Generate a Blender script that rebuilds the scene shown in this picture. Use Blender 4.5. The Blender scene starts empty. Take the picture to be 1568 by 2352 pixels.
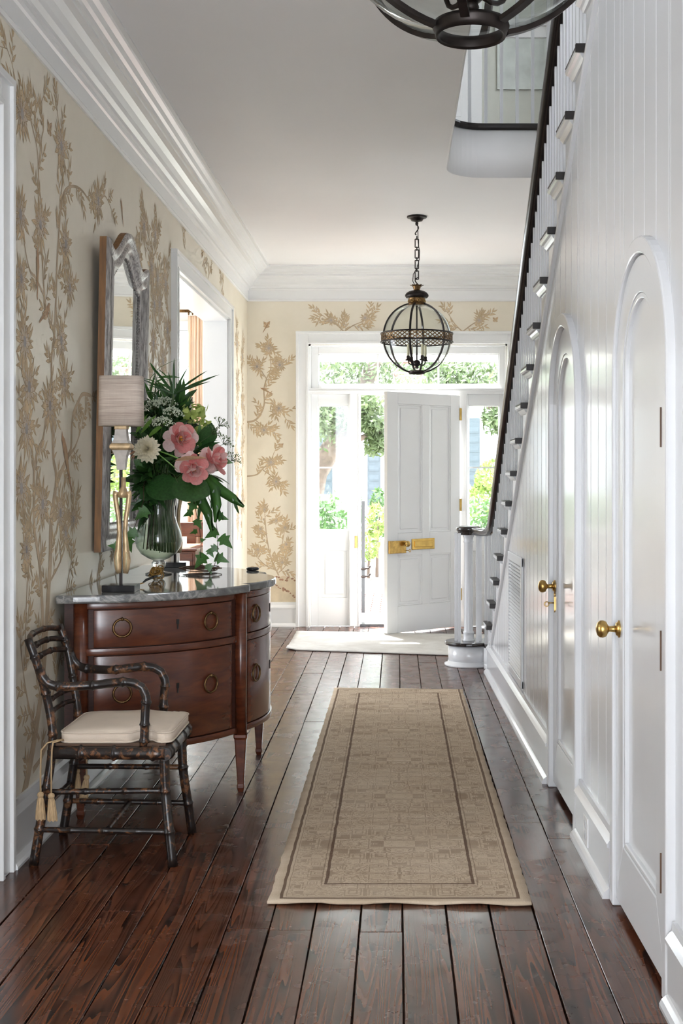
import bpy, math, random
from mathutils import Vector, Matrix
sin, cos, pi, sqrt = math.sin, math.cos, math.pi, math.sqrt
SC = bpy.context.scene
COL = SC.collection

# ------------------------------------------------------------------ camera
EYE = 1.3943
FPX = 2800.0
cam_d = bpy.data.cameras.new('camera')
cam = bpy.data.objects.new('camera', cam_d)
COL.objects.link(cam)
cam.location = (0, 0, EYE)
cam.rotation_euler = (pi / 2, 0, 0)
cam_d.sensor_fit = 'VERTICAL'
cam_d.sensor_height = 36.0
cam_d.sensor_width = 24.0
cam_d.lens = FPX / 2352.0 * 36.0
cam_d.shift_x = -(912 - 784) / 2352.0
cam_d.shift_y = -(1176 - 1092) / 2352.0
cam_d.clip_start = 0.05
cam_d.clip_end = 300
SC.camera = cam

# ------------------------------------------------------------------ light
SKY_STRENGTH = 4.6
world = bpy.data.worlds.new('world')
SC.world = world
world.use_nodes = True
_wn = world.node_tree.nodes
_bg = _wn.get('Background') or _wn.new('ShaderNodeBackground')
_bg.inputs[0].default_value = (0.87, 0.925, 1.0, 1)
_bg.inputs[1].default_value = SKY_STRENGTH
sun_d = bpy.data.lights.new('sun_offscreen', 'SUN')
sun_d.energy = 11.5
sun_d.angle = math.radians(2.0)
sun_d.color = (1.0, 0.97, 0.93)
sun = bpy.data.objects.new('sun_offscreen', sun_d)
COL.objects.link(sun)
sun.location = (-10, 40, 50)
sun.rotation_euler = Vector((.22, -.46, -.86)).to_track_quat('-Z', 'Y').to_euler()

def portal(name, loc, rot, sx, sy):
    """daylight portal in an opening: guides sky light in"""
    d = bpy.data.lights.new(name, 'AREA')
    d.shape = 'RECTANGLE'
    d.size, d.size_y = sx, sy
    d.cycles.is_portal = True
    o = bpy.data.objects.new(name, d)
    COL.objects.link(o)
    o.location = loc
    o.rotation_euler = rot
    return o

portal('front_door_daylight', (0.1, 11.55, 1.3), (-pi / 2, 0, 0), 2.0, 2.7)
portal('rear_opening_daylight_offscreen', (-0.3, -2.95, 1.5), (pi / 2, 0, 0), 2.0, 2.8)  # unseen opening, sized for the light wanted from behind
portal('side_room_added_opening_offscreen', (-4.95, 9.0, 1.6), (0, -pi / 2, 0), 2.4, 1.8)  # unseen side window, added for its daylight
portal('stair_window_offscreen', (1.95, 3.85, 5.2), (0, pi / 2, 0), 1.9, 1.1)

SC.view_settings.view_transform = 'Standard'
SC.view_settings.look = 'None'
SC.view_settings.exposure = 1.72
SC.view_settings.gamma = 1.0
SC.view_settings.use_curve_mapping = False
SC.cycles.max_bounces = 8
SC.cycles.diffuse_bounces = 5
SC.cycles.glossy_bounces = 3
SC.cycles.transmission_bounces = 4
SC.cycles.transparent_max_bounces = 12
SC.cycles.caustics_reflective = False
SC.cycles.caustics_refractive = False
SC.cycles.sample_clamp_indirect = 3.0
SC.cycles.use_denoising = True
SC.cycles.adaptive_threshold = 0.02

R = random.Random(7)

# ------------------------------------------------------------------ places
H = 3.30                      # ceiling height
XL = -1.385                   # left wall
YF = 11.25                    # front wall
K = YF / FPX                  # metres per measured unit on the front wall

def XW(y):                    # stair wall drifts slightly, old house
    return 0.7778 - 0.01422 * y

def FW(px, py):               # front wall measurement -> (x, z)
    return ((px - 912) * K, EYE - (py - 1092) * K)

def LW(px, py):               # left wall measurement -> (y, z)
    y = -XL * FPX / (912 - px)
    return (y, EYE - (py - 1092) * y / FPX)

def AT(px, py, y):            # a measured point at depth y
    return Vector(((px - 912) * y / FPX, y, EYE - (py - 1092) * y / FPX))

# ------------------------------------------------------------------ mesh builder
class MB:
    def __init__(self, xf=None):
        self.v, self.f, self.m, self.s = [], [], [], []
        self.xf = xf
        self.mi = 0
        self.sm = False

    def add(self, verts, faces, smooth=None):
        b = len(self.v)
        x = self.xf
        self.v.extend([Vector(x(*p)) if x else Vector(p) for p in verts])
        sm = self.sm if smooth is None else smooth
        for f in faces:
            self.f.append([b + i for i in f])
            self.m.append(self.mi)
            self.s.append(sm)
        return self

    def box(self, x0, x1, y0, y1, z0, z1):
        return self.add([(x0, y0, z0), (x1, y0, z0), (x1, y1, z0), (x0, y1, z0),
                         (x0, y0, z1), (x1, y0, z1), (x1, y1, z1), (x0, y1, z1)],
                        [(3, 2, 1, 0), (4, 5, 6, 7), (0, 1, 5, 4), (1, 2, 6, 5), (2, 3, 7, 6), (3, 0, 4, 7)])

    def hexa(self, p):        # 4 bottom corners then 4 top corners
        return self.add(p, [(3, 2, 1, 0), (4, 5, 6, 7), (0, 1, 5, 4), (1, 2, 6, 5), (2, 3, 7, 6), (3, 0, 4, 7)])

    def loft(self, rings, cap=True, closed=True, smooth=True):
        n = len(rings[0])
        vs, fs = [], []
        for r in rings:
            vs.extend(r)
        for i in range(len(rings) - 1):
            for j in range(n if closed else n - 1):
                k = (j + 1) % n
                fs.append((i * n + j, i * n + k, (i + 1) * n + k, (i + 1) * n + j))
        self.add(vs, fs, smooth)
        if cap:
            b = len(self.v) - len(vs)
            self.f.append([b + j for j in range(n)][::-1]); self.m.append(self.mi); self.s.append(False)
            e = b + (len(rings) - 1) * n
            self.f.append([e + j for j in range(n)]); self.m.append(self.mi); self.s.append(False)
        return self

    def prism(self, ptsA, ptsB):
        return self.loft([ptsA, ptsB], True, True, False)

    def tube(self, pts, r, seg=8, cap=True, flat=1.0, up=None):
        pts = [Vector(p) for p in pts]
        n = len(pts)
        rs = r if isinstance(r, (list, tuple)) else [r] * n
        rings = []
        t0 = (pts[1] - pts[0]).normalized()
        a = Vector(up) if up else (Vector((0, 0, 1)) if abs(t0.z) < .9 else Vector((1, 0, 0)))
        nrm = (a - t0 * a.dot(t0)).normalized()
        for i in range(n):
            if i == 0: t = pts[1] - pts[0]
            elif i == n - 1: t = pts[-1] - pts[-2]
            else: t = (pts[i + 1] - pts[i]).normalized() + (pts[i] - pts[i - 1]).normalized()
            if t.length < 1e-9: t = t0
            t = t.normalized()
            nrm = nrm - t * nrm.dot(t)
            if nrm.length < 1e-6: nrm = t.orthogonal()
            nrm.normalize()
            bi = t.cross(nrm)
            rings.append([tuple(pts[i] + nrm * (rs[i] * flat * cos(2 * pi * j / seg)) + bi * (rs[i] * sin(2 * pi * j / seg))) for j in range(seg)])
        return self.loft(rings, cap)

    def lathe(self, prof, c=(0, 0, 0), seg=24, axis='z', flute=0):
        rings = []
        for r, z in prof:
            ring = []
            for j in range(seg):
                a = 2 * pi * j / seg
                rr = max(r, 1e-5)
                if flute: rr = rr * (1 - .1 * (j % 2))
                u, w = rr * cos(a), rr * sin(a)
                p = {'z': (u, w, z), 'x': (z, u, w), 'y': (w, z, u)}[axis]
                ring.append((p[0] + c[0], p[1] + c[1], p[2] + c[2]))
            rings.append(ring)
        return self.loft(rings, True)

    def sphere(self, c, r, seg=12, ring=8, sc=(1, 1, 1)):
        rings = []
        for i in range(ring + 1):
            th = -pi / 2 + pi * i / ring
            q = max(cos(th), 1e-3)
            rings.append([(c[0] + r * sc[0] * q * cos(2 * pi * j / seg), c[1] + r * sc[1] * q * sin(2 * pi * j / seg), c[2] + r * sc[2] * sin(th)) for j in range(seg)])
        return self.loft(rings, True)

    def torus(self, c, R_, r, u, w, seg=24, sub=6):
        c, u, w = Vector(c), Vector(u).normalized(), Vector(w).normalized()
        n = u.cross(w)
        vs, fs = [], []
        for i in range(seg):
            a = 2 * pi * i / seg
            d = u * cos(a) + w * sin(a)
            for j in range(sub):
                b = 2 * pi * j / sub
                vs.append(tuple(c + d * (R_ + r * cos(b)) + n * (r * sin(b))))
        for i in range(seg):
            for j in range(sub):
                fs.append((i * sub + j, ((i + 1) % seg) * sub + j, ((i + 1) % seg) * sub + (j + 1) % sub, i * sub + (j + 1) % sub))
        return self.add(vs, fs, True)

WLOC = {}

def mesh_from(mb, name, mats, center):
    me = bpy.data.meshes.new(name)
    me.from_pydata([tuple(p - center) for p in mb.v], [], mb.f)
    for m in (mats if isinstance(mats, (list, tuple)) else [mats]):
        me.materials.append(m)
    me.polygons.foreach_set('material_index', mb.m)
    me.polygons.foreach_set('use_smooth', mb.s)
    me.validate()
    me.update()
    return me

def tag(o, label=None, cat=None, group=None, kind=None):
    if label: o['label'] = label
    if cat: o['category'] = cat
    if group: o['group'] = group
    if kind: o['kind'] = kind
    return o

def attach(o, parent):
    o.parent = parent
    o.matrix_parent_inverse = Matrix.Translation(-WLOC[parent])

def build(mb, name, mats, parent=None, label=None, cat=None, group=None, kind=None, bevel=0, bseg=2, base=True):
    lo = Vector([min(p[i] for p in mb.v) for i in range(3)])
    hi = Vector([max(p[i] for p in mb.v) for i in range(3)])
    c = (lo + hi) / 2
    if parent is None and base: c.z = lo.z
    me = mesh_from(mb, name, mats, c)
    o = bpy.data.objects.new(name, me)
    COL.objects.link(o)
    o.location = c
    WLOC[o] = c.copy()
    if parent is not None: attach(o, parent)
    if bevel:
        b = o.modifiers.new('bevel', 'BEVEL')
        b.width = bevel; b.segments = bseg; b.limit_method = 'ANGLE'; b.angle_limit = math.radians(35)
    return tag(o, label, cat, group, kind)

def thing(name, loc, label=None, cat=None, group=None, kind=None):
    o = bpy.data.objects.new(name, None)
    COL.objects.link(o)
    o.location = loc
    o.empty_display_size = .05
    WLOC[o] = Vector(loc)
    return tag(o, label, cat, group, kind)

def put(name, me, parent, M):
    """one more object on shared mesh data at world matrix M"""
    o = bpy.data.objects.new(name, me)
    COL.objects.link(o)
    o.matrix_basis = M
    WLOC[o] = M.to_translation()
    if parent is not None: attach(o, parent)
    return o

def copy_tree(root, loc):
    def rec(o, parent):
        c = o.copy(); COL.objects.link(c)
        if parent is not None:
            c.parent = parent
            c.matrix_parent_inverse = o.matrix_parent_inverse.copy()
        for ch in list(o.children): rec(ch, c)
        return c
    kids = rec(root, None)
    kids.location = loc
    return kids

# ------------------------------------------------------------------ materials
def newmat(name):
    m = bpy.data.materials.new(name)
    m.use_nodes = True
    nt = m.node_tree
    p = nt.nodes.get('Principled BSDF')
    return m, nt, p

def N(nt, typ, **kw):
    n = nt.nodes.new(typ)
    for k, v in kw.items():
        if k.startswith('i_'):
            n.inputs[k[2:].replace('_', ' ')].default_value = v
        else:
            setattr(n, k, v)
    return n

def math_n(nt, op, a, b=None, c=None):
    n = nt.nodes.new('ShaderNodeMath'); n.operation = op
    for i, x in enumerate((a, b, c)):
        if x is None: continue
        if isinstance(x, (int, float)): n.inputs[i].default_value = x
        else: nt.links.new(x, n.inputs[i])
    return n.outputs[0]

def mix_n(nt, fac, a, b):
    n = nt.nodes.new('ShaderNodeMix'); n.data_type = 'RGBA'
    for s, x in ((n.inputs['Factor'], fac), (n.inputs['A'], a), (n.inputs['B'], b)):
        if isinstance(x, (int, float)): s.default_value = x
        elif isinstance(x, tuple): s.default_value = (*x, 1) if len(x) == 3 else x
        else: nt.links.new(x, s)
    return n.outputs['Result']

def ramp_n(nt, fac, stops):
    n = nt.nodes.new('ShaderNodeValToRGB')
    cr = n.color_ramp
    while len(cr.elements) < len(stops): cr.elements.new(.5)
    for e, (p, c) in zip(cr.elements, stops):
        e.position = p
        e.color = (*c, 1) if len(c) == 3 else c
    nt.links.new(fac, n.inputs[0])
    return n.outputs[0]

def coords(nt, scale=(1, 1, 1), rnd=0, kind='Object'):
    tc = nt.nodes.new('ShaderNodeTexCoord')
    mp = nt.nodes.new('ShaderNodeMapping')
    mp.inputs['Scale'].default_value = scale
    nt.links.new(tc.outputs[kind], mp.inputs['Vector'])
    if rnd:
        oi = nt.nodes.new('ShaderNodeObjectInfo')
        s = math_n(nt, 'MULTIPLY', oi.outputs['Random'], rnd)
        cb = nt.nodes.new('ShaderNodeCombineXYZ')
        for i in range(3): nt.links.new(s, cb.inputs[i])
        nt.links.new(cb.outputs[0], mp.inputs['Location'])
    return mp.outputs[0]

def noise(nt, vec, scale=5, detail=3, rough=.5, dist=0):
    n = nt.nodes.new('ShaderNodeTexNoise')
    n.inputs['Scale'].default_value = scale; n.inputs['Detail'].default_value = detail
    n.inputs['Roughness'].default_value = rough; n.inputs['Distortion'].default_value = dist
    if vec is not None: nt.links.new(vec, n.inputs['Vector'])
    return n.outputs[0]

def bump(nt, p, h, strength=.2, dist=.01):
    b = nt.nodes.new('ShaderNodeBump')
    b.inputs['Strength'].default_value = strength; b.inputs['Distance'].default_value = dist
    nt.links.new(h, b.inputs['Height'])
    nt.links.new(b.outputs[0], p.inputs['Normal'])

def plain(name, col, rough=.5, metal=0, var=.12, vscale=8, spec=.5, bmp=0, bscale=60, coat=0, trans=0, sss=0, stretch=(1, 1, 1), rnd=3):
    m, nt, p = newmat(name)
    v = coords(nt, stretch, rnd)
    n = noise(nt, v, vscale, 4)
    d = tuple(max(0, c * (1 - var)) for c in col); l = tuple(min(1, c * (1 + var)) for c in col)
    nt.links.new(ramp_n(nt, n, [(.3, d), (.7, l)]), p.inputs['Base Color'])
    p.inputs['Roughness'].default_value = rough
    p.inputs['Metallic'].default_value = metal
    p.inputs['Specular IOR Level'].default_value = spec
    if coat:
        p.inputs['Coat Weight'].default_value = coat
        p.inputs['Coat Roughness'].default_value = .12
    if bmp: bump(nt, p, noise(nt, v, bscale, 4), bmp, .003)
    if trans:
        t = nt.nodes.new('ShaderNodeBsdfTranslucent')
        t.inputs[0].default_value = (*col, 1)
        mx = nt.nodes.new('ShaderNodeMixShader'); mx.inputs[0].default_value = trans
        nt.links.new(p.outputs[0], mx.inputs[1]); nt.links.new(t.outputs[0], mx.inputs[2])
        nt.links.new(mx.outputs[0], nt.nodes['Material Output'].inputs[0])
    return m

def glass(name, tint=(1, 1, 1), refl=1.0, edge=None):
    m, nt, p = newmat(name)
    nt.nodes.remove(p)
    lw = nt.nodes.new('ShaderNodeLayerWeight'); lw.inputs[0].default_value = .5
    f = math_n(nt, 'MINIMUM', math_n(nt, 'MULTIPLY_ADD', math_n(nt, 'POWER', lw.outputs['Facing'], 4.5), .75, .035 * refl), .9)
    tr = nt.nodes.new('ShaderNodeBsdfTransparent'); tr.inputs[0].default_value = (*tint, 1)
    if edge: nt.links.new(mix_n(nt, math_n(nt, 'POWER', lw.outputs['Facing'], 2.2), tint, edge), tr.inputs[0])
    gl = nt.nodes.new('ShaderNodeBsdfGlossy'); gl.inputs['Roughness'].default_value = .02
    mx = nt.nodes.new('ShaderNodeMixShader')
    nt.links.new(f, mx.inputs[0]); nt.links.new(tr.outputs[0], mx.inputs[1]); nt.links.new(gl.outputs[0], mx.inputs[2])
    nt.links.new(mx.outputs[0], nt.nodes['Material Output'].inputs[0])
    return m

M = {}
M['white'] = plain('white_gloss_paint', (.74, .745, .76), .15, var=.012, vscale=3, bmp=.025, bscale=30)
M['white_trim'] = plain('white_trim_paint', (.82, .82, .81), .25, var=.015, vscale=3)
M['ceiling'] = plain('ceiling_paint', (.87, .855, .85), .7, var=.015, vscale=1.5)
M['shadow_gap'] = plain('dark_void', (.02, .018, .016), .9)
M['sage'] = plain('pale_sage_wall', (.60, .61, .54), .6, var=.03)
M['iron'] = plain('aged_dark_bronze', (.028, .022, .02), .42, metal=.75, var=.4, vscale=25)
M['bronze'] = plain('rubbed_bronze', (.15, .085, .035), .4, metal=.9, var=.5, vscale=60)
M['brass'] = plain('aged_brass', (.55, .36, .12), .3, metal=1, var=.25, vscale=30)
M['brass_bright'] = plain('polished_brass', (.72, .48, .15), .24, metal=1, var=.15, vscale=20)
M['rail'] = plain('black_lacquer_wood', (.022, .017, .016), .2, var=.3, vscale=10, coat=.4)
M['tread'] = plain('dark_tread_wood', (.012, .008, .007), .5, var=.4, stretch=(2, 2, 20))
M['glass'] = glass('window_glass', (.98, 1, .99))
M['globe'] = glass('lantern_glass', (.95, .97, .96), 1.0, (.62, .66, .65))
M['vase'] = glass('vase_glass', (.90, .94, .92), 1.8, (.30, .36, .34))
M['candle'] = plain('ivory_candle', (.72, .66, .45), .5, var=.08)
M['bulb'] = glass('bulb_glass', (.95, .95, .93), 1.5)
M['mirror'], _nt, _p = newmat('silvered_mirror')
_p.inputs['Metallic'].default_value = 1; _p.inputs['Roughness'].default_value = .015
_p.inputs['Base Color'].default_value = (.86, .88, .86, 1)
M['frame_side'] = plain('raw_frame_wood', (.19, .085, .022), .5, var=.3, stretch=(8, 8, 1))
M['gilt'] = plain('pale_gilt', (.58, .42, .24), .38, metal=.45, var=.3, vscale=30, bmp=.2)
M['gilt_light'] = plain('worn_gilt_flat', (.72, .62, .38), .3, metal=.3, var=.2, vscale=20)
M['chalk'] = plain('chalky_white_carving', (.62, .57, .52), .7, var=.15, vscale=30, bmp=.3)
M['acrylic'] = plain('black_stone_base', (.02, .02, .022), .1, var=.2)
M['tassel'] = plain('straw_tassel', (.52, .36, .20), .8, var=.25, stretch=(60, 60, 4), bmp=.4)
M['cream_seat'] = plain('cream_cotton', (.74, .62, .50), .85, var=.05, bmp=.25, bscale=220)
M['cord_tan'] = plain('tan_cord', (.40, .25, .08), .6)
M['cord_brown'] = plain('brown_cord', (.10, .05, .025), .6)
M['twig'] = plain('gilded_twig', (.35, .19, .04), .4, metal=.4, var=.4)
M['print_stem'] = plain('wallpaper_stem_ink', (0.520, 0.403, 0.273), .75, var=.2)
M['print_line'] = plain('wallpaper_outline_ink', (0.435, 0.312, 0.181), .75, var=.2, rnd=0)
M['print_leaf'] = plain('wallpaper_leaf_ink', (0.611, 0.468, 0.293), .75, var=.22, vscale=10, rnd=0)
M['print_flower'] = plain('wallpaper_flower_ink', (0.572, 0.481, 0.377), .75, var=.18, vscale=12, rnd=0)
M['print_center'] = plain('wallpaper_flower_heart', (0.406, 0.364, 0.336), .75, var=.2)
M['print_bird'] = plain('wallpaper_bird_ink', (0.456, 0.288, 0.168), .75, var=.3, vscale=25)
M['print_hill'] = plain('wallpaper_hill_ink', (0.713, 0.598, 0.425), .75, var=.15)
M['print_bush'] = plain('wallpaper_bush_ink', (0.360, 0.204, 0.132), .75, var=.4, vscale=40)

# wallpaper ground
m, nt, p = newmat('hand_painted_wallpaper')
v = coords(nt)
c1 = ramp_n(nt, noise(nt, v, 1.2, 5, .6), [(.3, (.76, .69, .555)), (.7, (.84, .775, .645))])
c2 = mix_n(nt, math_n(nt, 'MULTIPLY', noise(nt, v, 30, 4), .12), c1, (.62, .54, .42))
nt.links.new(c2, p.inputs['Base Color']); p.inputs['Roughness'].default_value = .42
M['paper'] = m

# heart pine floor
m, nt, p = newmat('dark_heart_pine')
v = coords(nt, (1, 1, 1), 40)
vs = coords(nt, (9, .32, 1), 40)
fig = noise(nt, vs, 1.3, 2, .45, .2)
rings = math_n(nt, 'FRACT', math_n(nt, 'MULTIPLY', fig, 20.0))
rings2 = math_n(nt, 'POWER', rings, 1.7)
fine = noise(nt, coords(nt, (110, 3, 1), 40), 1, 3)
big = noise(nt, coords(nt, (7, .4, 1), 40), 1.4, 2)
c1 = ramp_n(nt, rings2, [(0, (.165, .050, .020)), (.45, (.085, .026, .012)), (.85, (.012, .006, .004)), (.97, (.010, .005, .004)), (1, (.10, .03, .014))])
c2 = mix_n(nt, ramp_n(nt, big, [(.50, (0, 0, 0)), (.68, (.55, .55, .55))]), c1, (.020, .009, .006))
c3 = mix_n(nt, ramp_n(nt, noise(nt, coords(nt, (16, .6, 1), 60), 1.6, 3), [(.58, (0, 0, 0)), (.72, (.35, .35, .35))]), c2, (.17, .055, .02))
c4 = mix_n(nt, math_n(nt, 'MULTIPLY', fine, .35), c3, (.012, .006, .004))
nt.links.new(c4, p.inputs['Base Color'])
nt.links.new(ramp_n(nt, noise(nt, v, 9, 4), [(.3, (.17, .17, .17)), (.75, (.34, .34, .34))]), p.inputs['Roughness'])
hh = math_n(nt, 'ADD', math_n(nt, 'MULTIPLY', fine, .15), math_n(nt, 'MULTIPLY', noise(nt, coords(nt, (5, 4, 1), 40), 1.2, 1), .5))
bump(nt, p, hh, .06, .004)
M['pine'] = m

# mahogany
m, nt, p = newmat('polished_mahogany')
v = coords(nt, (3, 3, 14), 5)
n1 = noise(nt, v, 2.2, 5, .6, .6)
c1 = ramp_n(nt, n1, [(.25, (.060, .014, .006)), (.55, (.13, .033, .013)), (.8, (.185, .055, .020))])
c2 = mix_n(nt, math_n(nt, 'MULTIPLY', noise(nt, coords(nt, (1, 1, 1), 5), 4, 2), .45), c1, (.040, .011, .006))
nt.links.new(c2, p.inputs['Base Color']); p.inputs['Roughness'].default_value = .26
p.inputs['Coat Weight'].default_value = .35; p.inputs['Coat Roughness'].default_value = .15
M['mahogany'] = m
M['mahogany_dark'] = plain('dark_mahogany_edge', (.045, .013, .007), .6, var=.3, stretch=(4, 4, 20))

# grey marble
m, nt, p = newmat('grey_marble')
v = coords(nt)
w = noise(nt, v, 4, 8, .65, 1.6)
c1 = ramp_n(nt, w, [(.30, (.085, .085, .085)), (.48, (.17, .17, .165)), (.53, (.34, .33, .31)), (.58, (.15, .155, .155)), (.8, (.10, .105, .11))])
nt.links.new(c1, p.inputs['Base Color']); p.inputs['Roughness'].default_value = .06
p.inputs['Specular IOR Level'].default_value = .9
M['marble'] = m

# worn black faux bamboo
m, nt, p = newmat('worn_black_faux_bamboo')
v = coords(nt, (1, 1, 1), 7)
n1 = noise(nt, v, 42, 5, .7, .4)
n2 = noise(nt, v, 9, 3)
f = math_n(nt, 'ADD', math_n(nt, 'MULTIPLY', n1, .75), math_n(nt, 'MULTIPLY', n2, .35))
c1 = ramp_n(nt, f, [(.40, (.010, .008, .008)), (.60, (.020, .013, .010)), (.645, (.15, .060, .025)), (.74, (.24, .13, .065))])
nt.links.new(c1, p.inputs['Base Color']); p.inputs['Roughness'].default_value = .28
bump(nt, p, n1, .25, .003)
M['bamboo'] = m

# tarnished silver leaf
m, nt, p = newmat('tarnished_silver_leaf')
v = coords(nt, (1, 1, 1))
n1 = noise(nt, coords(nt, (60, 45, 7)), 2.0, 5, .65)
c1 = ramp_n(nt, n1, [(.30, (.10, .085, .08)), (.45, (.33, .305, .29)), (.60, (.56, .535, .51)), (.8, (.76, .74, .70))])
nt.links.new(c1, p.inputs['Base Color']); p.inputs['Roughness'].default_value = .33; p.inputs['Metallic'].default_value = .35
bump(nt, p, n1, .3, .003)
M['silver'] = m

# linen shade
m, nt, p = newmat('slubby_linen')
n1 = noise(nt, coords(nt, (6, 6, 190)), 1.0, 4, .7)
n2 = noise(nt, coords(nt, (150, 150, 20)), 1.0, 2)
c1 = ramp_n(nt, n1, [(.30, (.46, .35, .29)), (.55, (.70, .60, .51)), (.8, (.80, .72, .62))])
nt.links.new(mix_n(nt, math_n(nt, 'MULTIPLY', n2, .3), c1, (.44, .34, .27)), p.inputs['Base Color'])
p.inputs['Roughness'].default_value = .9
bump(nt, p, n1, .3, .003)
M['linen'] = m


m, nt, p = newmat('solid_clear_glass')
p.inputs['Base Color'].default_value = (.93, .96, .95, 1); p.inputs['Transmission Weight'].default_value = 1; p.inputs['Roughness'].default_value = .01; p.inputs['IOR'].default_value = 1.46
M['solid_glass'] = m
# =================================================================== SHELL
YB = -3.0                        # rear end of the hall, behind the viewpoint
# ---- floor: dark subfloor with individual heart pine planks
sub = MB().box(-1.60, 1.75, YB, 11.3, -.06, -.022)
floor = build(sub, 'floor', plain('old_subfloor_boards', (.055, .026, .015), .8, var=.3, stretch=(10, 1, 1)), kind='structure', label='dark red brown heart pine plank floor of the hall')
rows = [-1.385, -1.232, -1.087, -.946, -.807, -.668, -.526, -.394, -.261, -.115, .017, .157, .295, .436, .578, .76]
joints = {0: [3.4, 6.2, 8.9], 1: [4.6, 7.4, 9.9], 2: [2.9, 5.5, 8.1], 3: [3.9, 6.6, 9.3], 4: [2.2, 4.75, 7.9], 5: [3.2, 5.95, 8.6],
          6: [3.75, 6.9, 9.6], 7: [3.74, 5.4, 8.0], 8: [2.6, 6.3, 9.0], 9: [3.72, 6.8, 9.4], 10: [3.0, 7.3, 10.2], 11: [2.2, 6.0, 9.1],
          12: [3.74, 5.42, 8.3], 13: [2.6, 4.9, 7.6], 14: [3.1, 4.68, 6.9]}
for i in range(len(rows) - 1):
    ys = [YB] + joints[i] + [11.26]
    for j in range(len(ys) - 1):
        g = .0028
        dz = R.uniform(-.0012, .0012)
        x0, x1, y0, y1 = rows[i] + R.uniform(0.0006, g), rows[i + 1] - R.uniform(0.0006, g), ys[j] + .0012, ys[j + 1] - .0012
        # slightly ragged long edges, as hand sawn boards
        nseg = max(2, int((y1 - y0) / .35))
        L, Rr = [], []
        for k in range(nseg + 1):
            y = y0 + (y1 - y0) * k / nseg
            L.append((x0 + R.uniform(0, .0016), y)); Rr.append((x1 - R.uniform(0, .0016), y))
        b = MB()
        out = L + Rr[::-1]
        b.prism([(x, y, -.022) for x, y in out], [(x, y, dz) for x, y in out])
        build(b, 'plank', M['pine'], floor, bevel=.0012, bseg=1)
# side rooms: unseen floor made pale to bounce light onto the ceilings
build(MB().box(-5.0, -1.60, YB, 11.6, -.06, -.005), 'floor_side_rooms', plain('pale_bounce_floor', (.42, .39, .35), .8, var=.1), kind='structure')

# ---- ceiling with the rounded stair well
WX, WY, WR = .2985, 7.80, .25
CE0 = 1.0                        # near end of the well
well = [(WX, CE0), (WX, WY - WR)]
for k in range(1, 10):
    a = pi - (pi / 2) * k / 10
    well.append((WX + WR + WR * cos(a), WY - WR + WR * sin(a)))
well += [(WX + WR, WY), (1.75, WY)]
def ceil_slab(z0, z1):
    b = MB()
    b.box(-1.60, WX, YB, 11.4, z0, z1)
    b.box(WX, 1.75, YB, CE0, z0, z1)
    b.box(WX, 1.75, WY, 11.4, z0, z1)
    c = [(WX, WY)] + [p for p in well[1:-1]]
    c = [(x, y) for x, y in c]
    b.prism([(x, y, z0) for x, y in c], [(x, y, z1) for x, y in c])
    return b
build(ceil_slab(H, H + .29), 'ceiling', M['ceiling'], kind='structure', label='smooth white plaster ceiling with rounded stair well')
build(ceil_slab(H + .29, H + .31), 'floor_upper', M['pine'], kind='structure')
build(MB().box(-5.0, -1.60, YB, 11.6, H, H + .3), 'ceiling_side_rooms', M['ceiling'], kind='structure')
build(MB().box(-5.2, 2.2, YB - .2, 11.9, 6.45, 6.6), 'ceiling_upper', M['ceiling'], kind='structure')

# fascia of the well
b = MB()
def offset_path(path, d):        # offset to the left of travel direction
    out = []
    for i, p in enumerate(path):
        a = Vector(path[max(0, i - 1)]); c = Vector(path[min(len(path) - 1, i + 1)])
        t = (c - a).normalized()
        out.append((p[0] - t.y * d, p[1] + t.x * d))
    return out
in1 = offset_path(well, -.012)
for i in range(len(well) - 1):
    a, c, d, e = well[i], well[i + 1], in1[i + 1], in1[i]
    b.add([(a[0], a[1], H - .004), (c[0], c[1], H - .004), (d[0], d[1], H - .004), (e[0], e[1], H - .004),
           (a[0], a[1], H + .30), (c[0], c[1], H + .30), (d[0], d[1], H + .30), (e[0], e[1], H + .30)],
          [(3, 2, 1, 0), (4, 5, 6, 7), (3, 7, 6, 2), (0, 1, 5, 4)], True)
build(b, 'trim_1', M['ceiling'], kind='structure', label='curved white plaster fascia around the stair well')

# ---- profiles
BASE = [(0, 0), (.046, 0), (.046, .010), (.040, .022), (.030, .030), (.024, .034), (.024, .165), (.031, .170), (.031, .180), (.022, .192), (.013, .202), (.011, .224), (0, .224)]
CROWN = [(0, 3.000), (.010, 3.000), (.016, 3.012), (.010, 3.024), (.010, 3.096), (.020, 3.102), (.026, 3.116), (.040, 3.118), (.044, 3.132), (.062, 3.146),
         (.070, 3.166), (.086, 3.190), (.110, 3.208), (.136, 3.216), (.136, 3.228), (.150, 3.232), (.156, 3.244), (.170, 3.252), (.182, 3.270), (.202, 3.280), (.208, 3.288), (.226, 3.290), (.226, 3.303), (0, 3.303)]
def run_y(prof, y0, y1, fx, sg):
    b = MB()
    b.loft([[(fx(y) + sg * o, y, z) for o, z in prof] for y in (y0, y1)], True, True, False)
    return b
def run_x(prof, x0, x1, y, sg):
    b = MB()
    b.loft([[(x, y + sg * o, z) for o, z in prof] for x in (x0, x1)], True, True, False)
    return b
fl = lambda y: XL
build(run_y(CROWN, YB, YF, fl, 1), 'trim_2', M['white_trim'], kind='structure', label='stepped white crown moulding along the wallpapered side wall')
build(run_x(CROWN, XL, 1.75, YF, -1), 'trim_3', M['white_trim'], kind='structure', label='stepped white crown moulding above the front door')

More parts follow.
